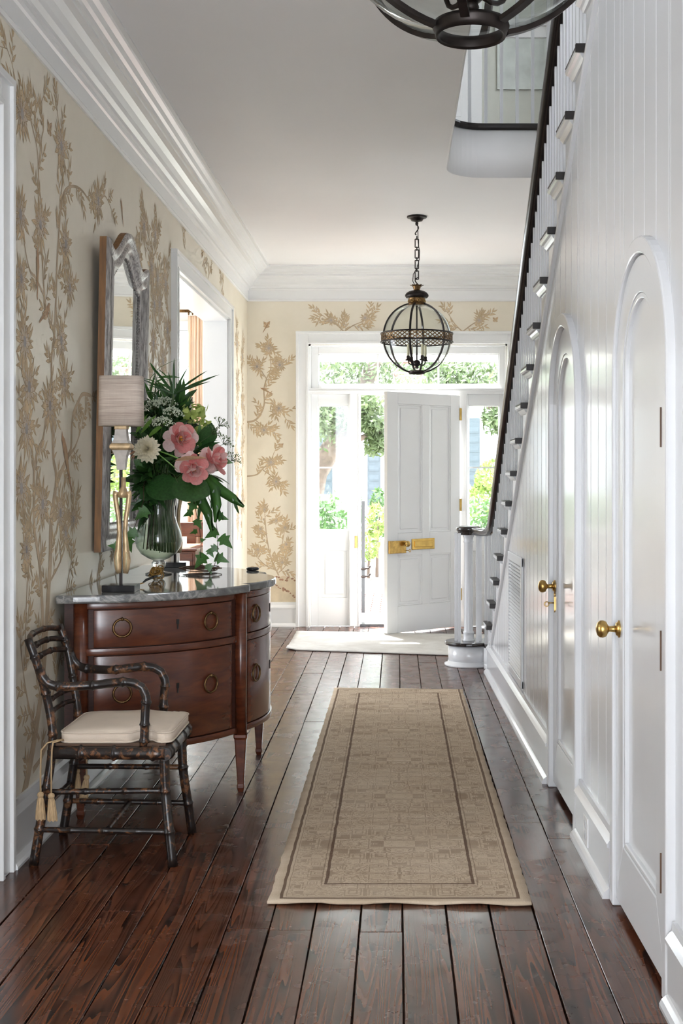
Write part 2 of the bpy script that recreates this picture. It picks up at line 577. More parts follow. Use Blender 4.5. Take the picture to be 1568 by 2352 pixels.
# ---- left wall with two cased openings
O1 = (2.95, 4.19, 2.67)          # near doorway y0 y1 top
O2 = (7.58, 9.94, 2.668)         # opening to the front room
def wallbox(b, y0, y1, z0, z1):
    b.box(XL - .19, XL, y0, y1, z0, z1)
b = MB()
wallbox(b, YB, O1[0], 0, H); wallbox(b, O1[1], O2[0], 0, H); wallbox(b, O2[1], 11.4, 0, H)
wallbox(b, O1[0], O1[1], O1[2], H); wallbox(b, O2[0], O2[1], O2[2], H)
wall_left = build(b, 'wall_left', M['paper'], kind='structure', label='side wall papered in cream with painted flowering branches')
def casing_y(y0, y1, top, w=.115, n='trim_4', lab=None):
    b = MB()
    for a0, a1 in ((y0 - w, y0), (y1, y1 + w)):
        b.box(XL - .002, XL + .026, a0, a1, 0, top + w)
        e0, e1 = (a0, a0 + .025) if a1 == y0 else (a1 - .025, a1)
        b.box(XL - .001, XL + .040, e0 - .0011, e1 + .0011, -.001, top + w - .0015)
        i0, i1 = (y0 - .022, y0) if a1 == y0 else (y1, y1 + .022)
        b.box(XL - .0015, XL + .033, i0 - .0007, i1 + .0007, -.0015, top + .0212)
    b.box(XL - .002, XL + .026, y0, y1, top, top + w)
    b.box(XL - .0017, XL + .0412, y0 - w - .0023, y1 + w + .0023, top + w - .025, top + w + .0017)
    b.box(XL - .0013, XL + .0337, y0 - .001, y1 + .001, top - .0007, top + .022)
    # jamb linings
    b.box(XL - .195, XL + .004, y0 - .004, y0 + .018, 0, top)
    b.box(XL - .195, XL + .004, y1 - .018, y1 + .004, 0, top)
    b.box(XL - .195, XL + .004, y0, y1, top - .018, top + .004)
    return build(b, n, M['white_trim'], kind='structure', label=lab, bevel=.003)
casing_y(*O1, n='trim_4', lab='white door casing at the near side doorway')
casing_y(*O2, n='trim_5', lab='white casing around the opening to the front room')
build(run_y(BASE, O1[1] + .115, O2[0] - .115, fl, 1), 'baseboard_left', M['white_trim'], kind='structure')
build(run_y(BASE, O2[1] + .115, YF, fl, 1), 'baseboard_left_2', M['white_trim'], kind='structure')

# ---- front wall
DX0, DX1, DZ = -.82, 1.0165, 2.608
b = MB()
b.box(-1.60, DX0, YF, YF + .18, 0, H + .2); b.box(DX1, 1.95, YF, YF + .18, 0, H + .2); b.box(DX0, DX1, YF, YF + .18, DZ, H + .2)
wall_front = build(b, 'wall_front', M['paper'], kind='structure', label='front wall papered in cream around the entrance')
build(run_x(BASE, XL, DX0 - .112, YF, -1), 'baseboard_front', M['white_trim'], kind='structure')
# casing
w = .112
b = MB()
for a0, a1, e0, e1, i0, i1 in ((DX0 - w, DX0, DX0 - w, DX0 - w + .024, DX0 - .020, DX0), (DX1, DX1 + w, DX1 + w - .024, DX1 + w, DX1, DX1 + .020)):
    b.box(a0, a1, YF - .026, YF + .002, 0, DZ + w); b.box(e0 - .0011, e1 + .0011, YF - .042, YF + .001, -.001, DZ + w - .0015); b.box(i0 - .0007, i1 + .0007, YF - .034, YF + .0015, -.0015, DZ + .0192)
b.box(DX0, DX1, YF - .026, YF + .002, DZ, DZ + w); b.box(DX0 - w - .0023, DX1 + w + .0023, YF - .0432, YF + .0017, DZ + w - .024, DZ + w + .0017); b.box(DX0 - .001, DX1 + .001, YF - .0347, YF + .0013, DZ - .0007, DZ + .02)
build(b, 'trim_6', M['white_trim'], kind='structure', bevel=.003, label='wide white casing around the entrance')
# frame posts, transom bar, jambs
y0, y1 = YF + .01, YF + .15
b = MB()
b.box(DX0, DX0 + .022, y0, y1, 0, DZ); b.box(DX1 - .022, DX1, y0, y1, 0, DZ); b.box(DX0, DX1, y0, y1, DZ - .02, DZ)
b.box(DX0, DX1, y0 - .006, y1, 2.146, 2.20)
b.box(DX0, DX1, y0 - .014, y1, 2.165, 2.182)
b.box(-.440, -.3415, y0 - .004, y1, 0, 2.15); b.box(.5545, .645, y0 - .004, y1, 0, 2.15)
b.box(-.360, -.3415, y0 - .012, y0, 0, 2.15); b.box(-.440, -.425, y0 - .010, y0, 0, 2.15); b.box(.630, .645, y0 - .010, y0, 0, 2.15)
build(b, 'trim_7', M['white_trim'], kind='structure', bevel=.0025, label='white frame posts and transom bar of the entrance')
build(MB().box(-.3415, .5545, YF - .01, YF + .16, -.01, .022), 'trim_8', M['rail'], kind='structure', label='dark threshold under the front door')

def window(n, fx0, fx1, fz0, fz1, gx0, gx1, gz0, gz1, mv=(), mh=(), panel=None, lab=None):
    b = MB()
    ya, yb = YF + .045, YF + .095
    b.box(fx0, gx0, ya, yb, fz0, fz1); b.box(gx1, fx1, ya, yb, fz0, fz1)
    b.box(gx0, gx1, ya, yb, gz1, fz1)
    if panel is None: b.box(gx0, gx1, ya, yb, fz0, gz0)
    else:
        px0, px1, pz0, pz1 = panel
        b.box(gx0, gx1, ya, yb, pz1, gz0); b.box(gx0, gx1, ya, yb, fz0, pz0)
        b.box(gx0, px0, ya, yb, pz0, pz1); b.box(px1, gx1, ya, yb, pz0, pz1)
    # sloped glazing beads
    s = .010
    for (ax, az, bx, bz) in ((gx0, gz0, gx1, gz0 + s), (gx0, gz1 - s, gx1, gz1), (gx0, gz0, gx0 + s, gz1), (gx1 - s, gz0, gx1, gz1)):
        b.box(ax, bx, ya + .018, yb - .008, az, bz)
    o = build(b, n, M['white_trim'], kind='structure', bevel=.003, label=lab)
    xs = [gx0] + list(mv) + [gx1]; zs = [gz0] + list(mh) + [gz1]
    for x in mv: build(MB().box(x - .008, x + .008, ya + .012, yb, gz0, gz1), 'muntin', M['white_trim'], o)
    for z in mh: build(MB().box(gx0, gx1, ya + .012, yb, z - .007, z + .007), 'muntin', M['white_trim'], o)
    for i in range(len(xs) - 1):
        for j in range(len(zs) - 1):
            build(MB().box(xs[i], xs[i + 1], yb - .022, yb - .018, zs[j], zs[j + 1]), 'pane', M['glass'], o)
    if panel:
        b = MB().box(px0, px1, ya + .012, yb - .005, pz0, pz1)
        b.box(px0 + .03, px1 - .03, ya + .006, ya + .02, pz0 + .03, pz1 - .03)
        build(b, 'panel', M['white_trim'], o, bevel=.005)
    return o
window('window_1', DX0 + .022, DX1 - .022, 2.20, DZ - .02, -.731, .944, 2.234, 2.523, mv=(-.181, .384), lab='transom window of three panes over the front door')
window('window_2', DX0 + .022, -.440, 0, 2.146, -.735, -.454, .884, 2.045, mh=(1.467,), panel=(-.700, -.470, .262, .695), lab='sidelight on the lock side of the front door')
window('window_3', .645, DX1 - .022, 0, 2.146, .659, .948, .884, 2.045, mh=(1.467,), panel=(.690, .920, .262, .695), lab='sidelight behind the stair newel')

# strike plate on the lock post
build(MB().box(-.392, -.366, YF + .000, YF + .008, .725, .835), 'strike_plate', M['brass'], label='small brass strike plate on the white door post', cat='strike plate')

# ---- front door, ajar
hx, hy = .546, 11.215
ang = math.atan2(-.55, -.649)
du, dn = Vector((cos(ang), sin(ang))), Vector((sin(-ang) * -1, 0))
dn = Vector((-du.y, du.x))
if dn.y > 0: dn = -dn
def door_xf(u, v_, z): return (hx + u * du.x + v_ * dn.x, hy + u * du.y + v_ * dn.y, z)
W_, T_ = .868, .045
d1 = thing('door_1', door_xf(W_ / 2, 0, .012), kind='structure', label='white four panelled front door standing ajar')
z0, z1 = .012, 2.128
us = [0, .115, .372, .462, .745, W_]
zs = [z0, .245, .690, .885, 2.025, z1]
for a0, a1, q0, q1 in ((us[0], us[1], z0, z1), (us[2], us[3], zs[1], zs[4]), (us[4], us[5], z0, z1)):
    build(MB(door_xf).box(a0, a1, 0, T_, q0, q1), 'stile', M['white_trim'], d1, bevel=.003)
for q0, q1 in ((z0, zs[1]), (zs[4], z1)):
    build(MB(door_xf).box(us[1], us[4], 0, T_, q0, q1), 'rail', M['white_trim'], d1, bevel=.003)
for a0, a1 in ((us[1], us[2]), (us[3], us[4])):
    build(MB(door_xf).box(a0, a1, 0, T_, zs[2], zs[3]), 'rail', M['white_trim'], d1, bevel=.003)
    for q0, q1 in ((zs[1], zs[2]), (zs[3], zs[4])):
        b = MB(door_xf).box(a0, a1, .012, .030, q0, q1)
        b.box(a0 + .035, a1 - .035, .006, .037, q0 + .035, q1 - .035)
        build(b, 'panel', M['white_trim'], d1, bevel=.006)
        b = MB(door_xf)
        for (c0, c1, e0, e1) in ((a0, a1, q0, q0 + .014), (a0, a1, q1 - .014, q1), (a0, a0 + .014, q0, q1), (a1 - .014, a1, q0, q1)):
            b.box(c0, c1, .004, .041, e0, e1)
        build(b, 'moulding', M['white_trim'], d1, bevel=.005)
lock = build(MB(door_xf).box(.672, .858, T_, T_ + .028, .712, .822), 'rim_lock', M['brass'], d1, label='brass rim lock box', bevel=.003)
b = MB(door_xf); b.lathe([(.010, T_ + .026), (.010, T_ + .045), (.020, T_ + .050), (.027, T_ + .062), (.027, T_ + .072), (.016, T_ + .084), (0, T_ + .086)], (.690, 0, .795), 16, 'y')
build(b, 'knob', M['brass'], lock)
b = MB(door_xf); b.tube([(.675, T_ + .03, .735), (.675, T_ + .07, .735)], .004, 6); b.torus((.675, T_ + .078, .735), .012, .003, (0, 1, 0), (0, 0, 1), 12, 5)
build(b, 'key', M['brass'], lock)
slot = build(MB(door_xf).box(.320, .590, T_, T_ + .010, .735, .832), 'mail_slot', M['brass_bright'], d1, label='polished brass mail slot', bevel=.004)
build(MB(door_xf).box(.345, .565, T_ + .008, T_ + .018, .756, .811), 'flap', M['brass_bright'], slot, bevel=.004)
for hz in (1.90, 1.07, .25):
    build(MB(door_xf).box(-.014, .006, T_ - .030, T_ + .010, hz, hz + .11), 'hinge', M['brass_bright'], d1, label='brass butt hinge')

# ---- stair wall: beaded boards
D_NEAR = (3.261, 3.948, 1.703)
D_FAR = (4.765, 5.450, 1.673)
DOORS = (D_NEAR, D_FAR)
def z_str(y): return .213 + .70 * (8.457 - y)
def top_at(y): return min(max(z_str(y), .2), 3.63)
def lower_at(y, lo):
    for a, c, zc in DOORS:
        if a < y < c:
            r = (c - a) / 2; m_ = (a + c) / 2
            return zc + sqrt(max(0, r * r - (y - m_) ** 2))
    return lo
def rwx(y, off, z): return (XW(y) - off, y, z)
def wall_column(b, y0, y1, o0, o1, lo=.10):
    cuts = [y0]
    for a, c, _ in DOORS:
        for e in (a, c):
            if y0 + 1e-4 < e < y1 - 1e-4: cuts.append(e)
    cuts = sorted(cuts) + [y1]
    for p0, p1 in zip(cuts, cuts[1:]):
        n = max(1, int((p1 - p0) / .03)) if any(a - 1e-4 <= p0 and p1 <= c + 1e-4 for a, c, _ in DOORS) else 1
        e = 1e-5
        ys = [p0 + (p1 - p0) * k / n for k in range(n + 1)]
        low = [(y, lower_at(min(max(y, p0 + e), p1 - e), lo)) for y in ys]
        ky = 8.457 - (3.63 - .213) / .70
        tp = [(p1, top_at(p1))] + ([(ky, 3.63)] if p0 < ky < p1 else []) + [(p0, top_at(p0))]
        out = low + tp
        b.prism([rwx(y, o0, z) for y, z in out], [rwx(y, o1, z) for y, z in out])
b = MB()
wall_column(b, 1.2, 8.60, -.045, -.024)
wall_right = build(b, 'wall_right', M['white'], kind='structure', label='white beadboard wall enclosing the stair')
y = 8.60
bw = .152
while y > 1.25:
    b = MB()
    wall_column(b, max(1.2, y - bw + .0035), y, -.024, 0)
    b2 = build(b, 'board', M['white'], wall_right, bevel=.004, bseg=2)
    y -= bw
for i, (a, c) in enumerate(((8.60, 5.507), (4.703, 4.012), (3.197, 1.2))):
    build(run_y(BASE, c, a, XW, -1), 'baseboard_right' if i == 0 else 'baseboard_right_%d' % (i + 1), M['white'], kind='structure')

# closet doors with arched heads
def arch_pts(a, c, zc, d, lo, n=28):
    r = (c - a) / 2 + d; m_ = (a + c) / 2
    p = [(m_ - r, lo)]
    for k in range(n + 1):
        t = pi - pi * k / n
        p.append((m_ + r * cos(t), zc + r * sin(t)))
    p.append((m_ + r, lo))
    return p
def arch_band(b, pin, pout, o0, o1, close_bottom=True):
    n = len(pin)
    rings = []
    for i in range(n):
        rings.append([rwx(pin[i][0], o0, pin[i][1]), rwx(pin[i][0], o1, pin[i][1]), rwx(pout[i][0], o1, pout[i][1]), rwx(pout[i][0], o0, pout[i][1])])
    b.loft(rings, True, True, False)
for i, (a, c, zc) in enumerate(DOORS):
    b = MB()
    arch_band(b, arch_pts(a, c, zc, 0, 0), arch_pts(a, c, zc, .056 if i else .050, 0), -.03, .026)
    build(b, 'trim_%d' % (9 + i), M['white'], kind='structure', bevel=.006, label=('arched white casing of the closet door with the brass keyhole' if i else 'arched white casing of the taller closet door'))
    dlab = 'arched white closet door with brass knob and keyhole' if i else 'arched white closet door with brass knob only'
    yy = (a + c) / 2
    fo = .004 if i else .014            # face of the door behind the casing
    g = .0035
    lo = .028
    do = thing('door_%d' % (2 + i), rwx(yy, 0, lo), kind='structure', label=dlab)
    # frame between outline and panel outline
    st = .112
    b = MB()
    P0, P1 = arch_pts(a, c, zc, -g, lo), arch_pts(a, c, zc, -st, .225)
    arch_band(b, P1, P0, fo - .035, fo)
    ya, yb = P0[0][0], P0[-1][0]
    pa, pb = P1[0][0], P1[-1][0]
    b.prism([rwx(*q[:1], fo - .035, q[1]) for q in ((ya, lo), (yb, lo), (pb, .225), (pa, .225))], [rwx(*q[:1], fo, q[1]) for q in ((ya, lo), (yb, lo), (pb, .225), (pa, .225))])
    build(b, 'door_frame', M['white'], do, bevel=.003)
    b = MB()
    pl = arch_pts(a, c, zc, -st + .003, .222)
    b.prism([rwx(q[0], fo - .030, q[1]) for q in pl], [rwx(q[0], fo - .016, q[1]) for q in pl])
    build(b, 'panel', M['white'], do)
    b = MB()
    arch_band(b, arch_pts(a, c, zc, -st - .018, .243), arch_pts(a, c, zc, -st, .225), fo - .02, fo - .003)
    q = [(pa, .225), (pb, .225), (pb - .018, .243), (pa + .018, .243)]
    b.prism([rwx(y_, fo - .02, z_) for y_, z_ in q], [rwx(y_, fo - .003, z_) for y_, z_ in q])
    build(b, 'moulding', M['white'], do, bevel=.004)
    ky, kz = c - .055, .904
    kx = XW(ky) - fo
    b = MB(lambda x, y_, z_: (kx - x, ky + y_, kz + z_))
    b.lathe([(.0, -.002), (.028, -.002), (.028, .003), (.022, .006), (.020, .010), (.012, .012)], (0, 0, 0), 20, 'x')
    ro = build(b, 'knob_rosette', M['brass'], do, label='round brass rosette')
    b = MB(lambda x, y_, z_: (kx - x, ky + y_, kz + z_))
    b.lathe([(.012, .010), (.010, .020), (.009, .032), (.014, .037), (.024, .042), (.028, .052), (.027, .062), (.020, .070), (.008, .074), (0, .0745)], (0, 0, 0), 20, 'x')
    build(b, 'knob', M['brass'], ro, label='brass door knob')
    if i:
        b = MB().box(kx - .004, kx + .002, ky - .009, ky + .009, .800, .862)
        b.lathe([(.012, kx - .004), (.012, kx + .002)], (0, ky, .866), 12, 'x'); b.lathe([(.009, kx - .0035), (.009, kx + .002)], (0, ky, .797), 12, 'x')
        ke = build(b, 'keyhole_plate', M['brass'], do, label='slim brass keyhole plate')
        b = MB().tube([(kx - .002, ky, .83), (kx - .03, ky, .83)], .003, 6); b.torus((kx - .036, ky, .825), .010, .0025, (1, 0, 0), (0, 0, 1), 12, 5)
        build(b, 'key', M['brass'], ke)
    for hz in (1.47, .872, .277) if i == 0 else (1.45, .86, .28):
        hy_ = a - .0005
        build(MB().box(XW(hy_) - fo - .0030 if i else XW(hy_) - .0290, XW(hy_), hy_ - .0022, hy_ + .0026, hz, hz + .107), 'hinge', M['cord_brown'], do, label='dark hinge edge')

# closet floor behind the doors, the same pine
build(MB().box(.762, 1.74, 2.4, 8.4, -.022, -.001), 'floor_closet', M['pine'], kind='structure')
# far side wall of the stair and upper storey walls
b = MB()
b.box(1.75, 1.9, YB, 11.4, 0, 4.25); b.box(1.75, 1.9, YB, 3.3, 4.25, 6.45); b.box(1.75, 1.9, 4.4, 8.8, 4.25, 6.45); b.box(1.75, 1.9, 9.6, 11.4, 4.25, 6.45); b.box(1.75, 1.9, 8.8, 9.6, 6.0, 6.45); b.box(1.75, 1.9, 3.3, 4.4, 6.15, 6.45)  # gaps left in the upper wall; the landing one added for light
build(b, 'wall_stair', M['white_trim'], kind='structure')
b = MB()
b.box(-1.6, 1.9, YF, YF + .18, H + .2, 6.45)
build(b, 'wall_upper_front', M['sage'], kind='structure', label='pale sage wall of the upper landing')
build(MB().box(-1.6, -1.45, YB, YF, H + .31, 6.45), 'wall_upper_left', M['sage'], kind='structure')
# upper landing door casing and crown glimpsed through the balusters
b = MB()
b.box(.66, .78, YF - .03, YF, 3.61, 5.75); b.box(.10, .20, YF - .03, YF, 3.61, 5.75); b.box(.10, .78, YF - .03, YF, 5.75, 5.87)
build(b, 'trim_11', M['white_trim'], kind='structure', bevel=.004)
b = MB().box(.20, .66, YF - .012, YF, 3.61, 5.75); b.box(.27, .59, YF - .02, YF - .01, 4.7, 5.6); b.box(.27, .59, YF - .02, YF - .01, 3.8, 4.55)
build(b, 'door_4', M['white_trim'], kind='structure', bevel=.004)
b = MB()
b.box(.90, 1.74, YF - .05, YF, 5.42, 5.55); b.box(.90, 1.74, YF - .08, YF, 5.52, 5.58)
build(b, 'trim_12', M['white_trim'], kind='structure')
b = MB().box(.92, 1.72, YF - .03, YF - .005, 4.95, 5.42)
build(b, 'window_4', plain('drawn_pale_blind', (.62, .66, .62), .7), kind='structure', label='drawn pale blind upstairs')
# side room shell
b = MB()
b.box(-5.0, -3.05, 11.40, 11.52, 0, H); b.box(-1.90, XL, 11.40, 11.52, 0, H); b.box(-3.05, -1.90, 11.40, 11.52, 2.75, H); b.box(-3.05, -1.90, 11.40, 11.52, 0, .45)
build(b, 'wall_side_front', plain('side_room_wall', (.74, .72, .68), .6, var=.03), kind='structure')
b = MB()
b.box(-3.13, -3.05, 11.36, 11.45, .40, 2.83); b.box(-1.90, -1.82, 11.36, 11.45, .40, 2.83); b.box(-3.13, -1.82, 11.36, 11.45, 2.75, 2.83); b.box(-3.15, -1.80, 11.34, 11.45, .38, .45)
b.box(-2.50, -2.45, 11.42, 11.47, .45, 2.75); b.box(-3.05, -1.90, 11.42, 11.47, 1.58, 1.62)
w5 = build(b, 'window_5', M['white_trim'], kind='structure', label='tall white sash window of the front room')
for x0, x1 in ((-3.05, -2.5), (-2.45, -1.9)):
    for q0, q1 in ((.45, 1.58), (1.62, 2.75)):
        build(MB().box(x0, x1, 11.445, 11.449, q0, q1), 'pane', M['glass'], w5)

# rear wall of the hall with an added opening sized for daylight, behind the viewpoint
b = MB()
b.box(-5.0, -1.3, YB - .15, YB, 0, 6.45); b.box(.7, 1.9, YB - .15, YB, 0, 6.45); b.box(-1.3, .7, YB - .15, YB, 2.95, 6.45); b.box(-1.3, .7, YB - .15, YB, 0, .12)
build(b, 'wall_rear', M['white_trim'], kind='structure')

# side room partition and outer walls; unseen window openings added to let light in
b = MB()
b.box(-5.0, XL - .19, 5.55, 5.70, 0, H); b.box(-5.15, -5.0, YB - .15, 2.45, 0, H); b.box(-5.15, -5.0, 3.55, 6.0, 0, H); b.box(-5.15, -5.0, 2.0, 4.0, 0, .5); b.box(-5.15, -5.0, 2.0, 4.0, 2.6, H)
b.box(-5.15, -5.0, 6.0, 8.1, 0, H); b.box(-5.15, -5.0, 9.9, 11.5, 0, H); b.box(-5.15, -5.0, 8.1, 9.9, 0, .4); b.box(-5.15, -5.0, 8.1, 9.9, 2.8, H)
build(b, 'wall_side_rooms', M['white_trim'], kind='structure')

# wooden thresholds inside the two cased openings
for n_, (a, c, _t) in (('trim_13', O1), ('trim_14', O2)):
    build(MB().box(XL - .215, XL - .002, a + .018, c - .018, -.022, .001), n_, M['pine'], kind='structure', bevel=.002)
# =================================================================== STAIRCASE
RUN, RISE = .2561, .1773
def tz(k): return .357 + RISE * (k - 1)             # top of tread k
def tyn(k): return 8.415 - RUN * (k - 1)            # near end of tread k
def z_rail(y): return 1.09 + .735 * (8.40 - y)
st = thing('staircase', (1.2, 8.7, 0), 'straight white staircase with black treads and handrail', 'staircase')
KN = 18
for k in range(1, KN):
    yn, yf, zt = tyn(k), tyn(k) + RUN + .030, tz(k)
    b = MB()
    b.hexa([(XW(yn) - .040, yn + .012, zt - .007), (1.74, yn + .012, zt - .007), (1.74, yf, zt - .007), (XW(yf) - .040, yf, zt - .007),
            (XW(yn) - .040, yn + .012, zt), (1.74, yn + .012, zt), (1.74, yf, zt), (XW(yf) - .040, yf, zt)])
    b.hexa([(XW(yn) - .002, yn, zt - .030), (1.74, yn, zt - .030), (1.74, yf, zt - .030), (XW(yf) - .002, yf, zt - .030),
            (XW(yn) - .002, yn, zt - .006), (1.74, yn, zt - .006), (1.74, yf, zt - .006), (XW(yf) - .002, yf, zt - .006)])
    # dark near end of the return
    b.hexa([(XW(yn) - .044, yn, zt - .031), (XW(yn) - .004, yn, zt - .031), (XW(yn) - .004, yn + .016, zt - .031), (XW(yn) - .044, yn + .016, zt - .031),
            (XW(yn) - .044, yn, zt), (XW(yn) - .004, yn, zt), (XW(yn) - .004, yn + .016, zt), (XW(yn) - .044, yn + .016, zt)])
    t = build(b, 'tread', M['tread'], st, bevel=.002)
    b = MB()
    prof = [(.002, zt - .007), (.036, zt - .007), (.041, zt - .014), (.041, zt - .024), (.034, zt - .030), (.024, zt - .034), (.018, zt - .044), (.010, zt - .054), (.002, zt - .056)]
    b.loft([[rwx(y, o, z) for o, z in prof] for y in (yn + .016, yf)], True, True, False)
    build(b, 'nosing_return', M['white'], t)
    b = MB().box(XW(yf), 1.74, yf - .035, yf - .020, tz(k - 1) - .005, zt - .030)
    build(b, 'riser', M['white_trim'], st)
    # open string face under this tread
    b = MB()
    y0, y1 = yn, yn + RUN
    out = [(y0, z_str(y0)), (y1, z_str(y1)), (y1, zt - .028), (y0, zt - .028)]
    b.prism([rwx(y, -.03, z) for y, z in out], [rwx(y, .0015, z) for y, z in out])
    build(b, 'stringer', M['white'], st)
    if tyn(k) > 3.6:
        for f in (.035, .120, .205):
            yb = yn + f
            s = .0085
            c = Vector((XW(yb) + .012, yb))
            zt2 = z_rail(yb) - .012
            build(MB().hexa([(c.x - s, c.y - s, zt), (c.x + s, c.y - s, zt), (c.x + s, c.y + s, zt), (c.x - s, c.y + s, zt),
                             (c.x - s, c.y - s, zt2 + s * .735), (c.x + s, c.y - s, zt2 + s * .735), (c.x + s, c.y + s, zt2 - s * .735), (c.x - s, c.y + s, zt2 - s * .735)]), 'baluster', M['white'], st)
# sloping string moulding
b = MB()
ya, yb = 8.50, 3.62
prof = [(0, -.018), (.014, -.018), (.019, -.008), (.019, .006), (.010, .012), (0, .014)]
b.loft([[rwx(y, o, z_str(y) + q) for o, q in prof] for y in (ya, yb)], True, True, False)
build(b, 'string_moulding', M['white'], st)
# handrail with level easing to the newel
pts = [(.530, 8.975, .990), (.565, 8.90, .987), (.600, 8.80, .985), (.628, 8.70, .987), (.646, 8.60, 1.000), (XW(8.5), 8.50, 1.032), (XW(8.4), 8.40, 1.095)]
y = 8.3
while y > 3.5:
    pts.append((XW(y), y, z_rail(y))); y -= .4
b = MB()
rail_prof = [(-.022, -.026), (.022, -.026), (.026, -.010), (.033, .000), (.033, .014), (.022, .024), (0, .027), (-.022, .024), (-.033, .014), (-.033, .000), (-.026, -.010)]
rings = []
for i, p in enumerate(pts):
    p = Vector(p)
    t = (Vector(pts[min(i + 1, len(pts) - 1)]) - Vector(pts[max(i - 1, 0)])).normalized()
    side = Vector((t.y, -t.x, 0)).normalized() * -1
    up = side.cross(t)
    if up.z < 0: up = -up
    rings.append([tuple(p + side * a + up * c) for a, c in rail_prof])
b.loft(rings, True, True, True)
build(b, 'handrail', M['rail'], st)
# curtail step
def curtail(r, grow, z0, z1):
    cx, cy = .525, 8.985
    p = []
    for k in range(21):
        a = math.radians(52) + math.radians(262) * k / 20
        p.append((cx + r * cos(a), cy + r * sin(a)))
    p += [(.625, 8.79 - grow * .6), (.66 - grow * .2, 8.735 - grow), (1.70, 8.735 - grow), (1.70, 9.15 + grow), (.66, 9.15 + grow)]
    return [(x, y, z0) for x, y in p], [(x, y, z1) for x, y in p]
b = MB(); b.loft(list(curtail(.150, 0, 0, .150)), True, True, True)
build(b, 'curtail_block', M['white'], st)
b = MB()
A0, A1 = curtail(.178, .022, 0, .014); B0, B1 = curtail(.153, .004, .022, .036)
b.loft([A0, A1, B0, B1], True, True, True)
build(b, 'curtail_plinth', M['white'], st)
b = MB(); b.prism(*curtail(.176, .02, .150, .178))
build(b, 'tread', M['rail'], st, bevel=.010, bseg=3)
b = MB(); b.lathe([(.046, .176), (.046, .186), (.040, .192), (.040, .235), (.043, .240), (.036, .248), (.0345, .26), (.033, .60), (.031, .895), (.036, .902), (.036, .910), (.031, .915), (.034, .935), (.040, .945), (.042, .972)], (.525, 8.985, 0), 28)
build(b, 'newel_post', M['white'], st, label='turned white newel column')
b = MB(); b.lathe([(.0, .958), (.075, .958), (.082, .966), (.080, .974), (.086, .984), (.093, .994), (.094, 1.006), (.086, 1.016), (.060, 1.023), (0, 1.025)], (.525, 8.985, 0), 32)
build(b, 'newel_cap', M['rail'], st, label='round black newel cap')
for (x, y) in ((.432, 8.985), (.455, 8.925), (.585, 8.905), (.610, 8.965), (.640, 8.80), (.655, 8.68), (.52, 9.075), (.60, 9.05), (.450, 9.05)):
    s = .0105
    build(MB().box(x - s, x + s, y - s, y + s, .176, .972), 'baluster', M['white'], st)

# ---- landing balustrade upstairs
lb = thing('landing_balustrade', (.4, 7.85, H + .31), 'curved white landing balustrade with dark nosing above the stair well', 'balustrade')
pts = well[:]
fine = []
for i in range(len(pts) - 1):
    a, c = Vector(pts[i]), Vector(pts[i + 1])
    n = max(1, int((c - a).length / .02))
    for k in range(n): fine.append(a + (c - a) * k / n)
fine.append(Vector(pts[-1]))
b = MB()
prof = [(.030, 3.600), (-.020, 3.600), (-.034, 3.610), (-.038, 3.622), (-.034, 3.636), (-.020, 3.642), (.030, 3.642)]
step = fine[::2] + [fine[-1]]
rings = []
for i, p in enumerate(step):
    t = (step[min(i + 1, len(step) - 1)] - step[max(i - 1, 0)]).normalized()
    left = Vector((-t.y, t.x))
    rings.append([(p.x + left.x * o, p.y + left.y * o, z) for o, z in prof])
b.loft(rings, True, True, False)
build(b, 'landing_nosing', M['tread'], lb, label='dark wood nosing')
acc, last = 0, fine[0]
for i, p in enumerate(fine[1:], 1):
    acc += (p - last).length; last = p
    if acc >= .089:
        acc = 0
        if p.y < 4.6: continue
        t = (fine[min(i + 1, len(fine) - 1)] - fine[i - 1]).normalized()
        q = p + Vector((-t.y, t.x)) * .028
        s = .010
        build(MB().box(q.x - s, q.x + s, q.y - s, q.y + s, 3.61, 4.52), 'baluster', M['white'], lb)
b = MB()
rr = []
for i, p in enumerate(step):
    t = (step[min(i + 1, len(step) - 1)] - step[max(i - 1, 0)]).normalized()
    q = p + Vector((-t.y, t.x)) * .028
    rr.append((q.x, q.y, 4.54))
b.tube(rr, .03, 8)
build(b, 'handrail', M['rail'], lb)

# ---- return air grille on the stair wall
y0, y1, q0, q1 = 6.60, 7.30, .236, .945
gr = thing('vent_grille', rwx((y0 + y1) / 2, .01, q0), 'white louvred air vent set in the beadboard near the newel', 'vent')
for a0, a1, c0, c1 in ((y0, y0 + .04, q0, q1), (y1 - .04, y1, q0, q1)):
    b = MB(); b.prism([rwx(y, 0, z) for y, z in ((a0, c0), (a1, c0), (a1, c1), (a0, c1))], [rwx(y, .014, z) for y, z in ((a0, c0), (a1, c0), (a1, c1), (a0, c1))])
    build(b, 'frame_bar', M['white'], gr, bevel=.004)
for c0, c1 in ((q0, q0 + .045), (q1 - .05, q1)):
    b = MB(); b.prism([rwx(y, 0, z) for y, z in ((y0, c0), (y1, c0), (y1, c1), (y0, c1))], [rwx(y, .013, z) for y, z in ((y0, c0), (y1, c0), (y1, c1), (y0, c1))])
    build(b, 'frame_bar', M['white'], gr, bevel=.004)
nsl = 30
for k in range(nsl):
    z = q0 + .055 + (q1 - q0 - .12) * k / (nsl - 1)
    b = MB()
    b.prism([rwx(y0 + .04, o, z + d) for o, d in ((.002, .004), (.012, -.004), (.0125, -.002), (.003, .006))], [rwx(y1 - .04, o, z + d) for o, d in ((.002, .004), (.012, -.004), (.0125, -.002), (.003, .006))])
    build(b, 'slat', M['white'], gr)
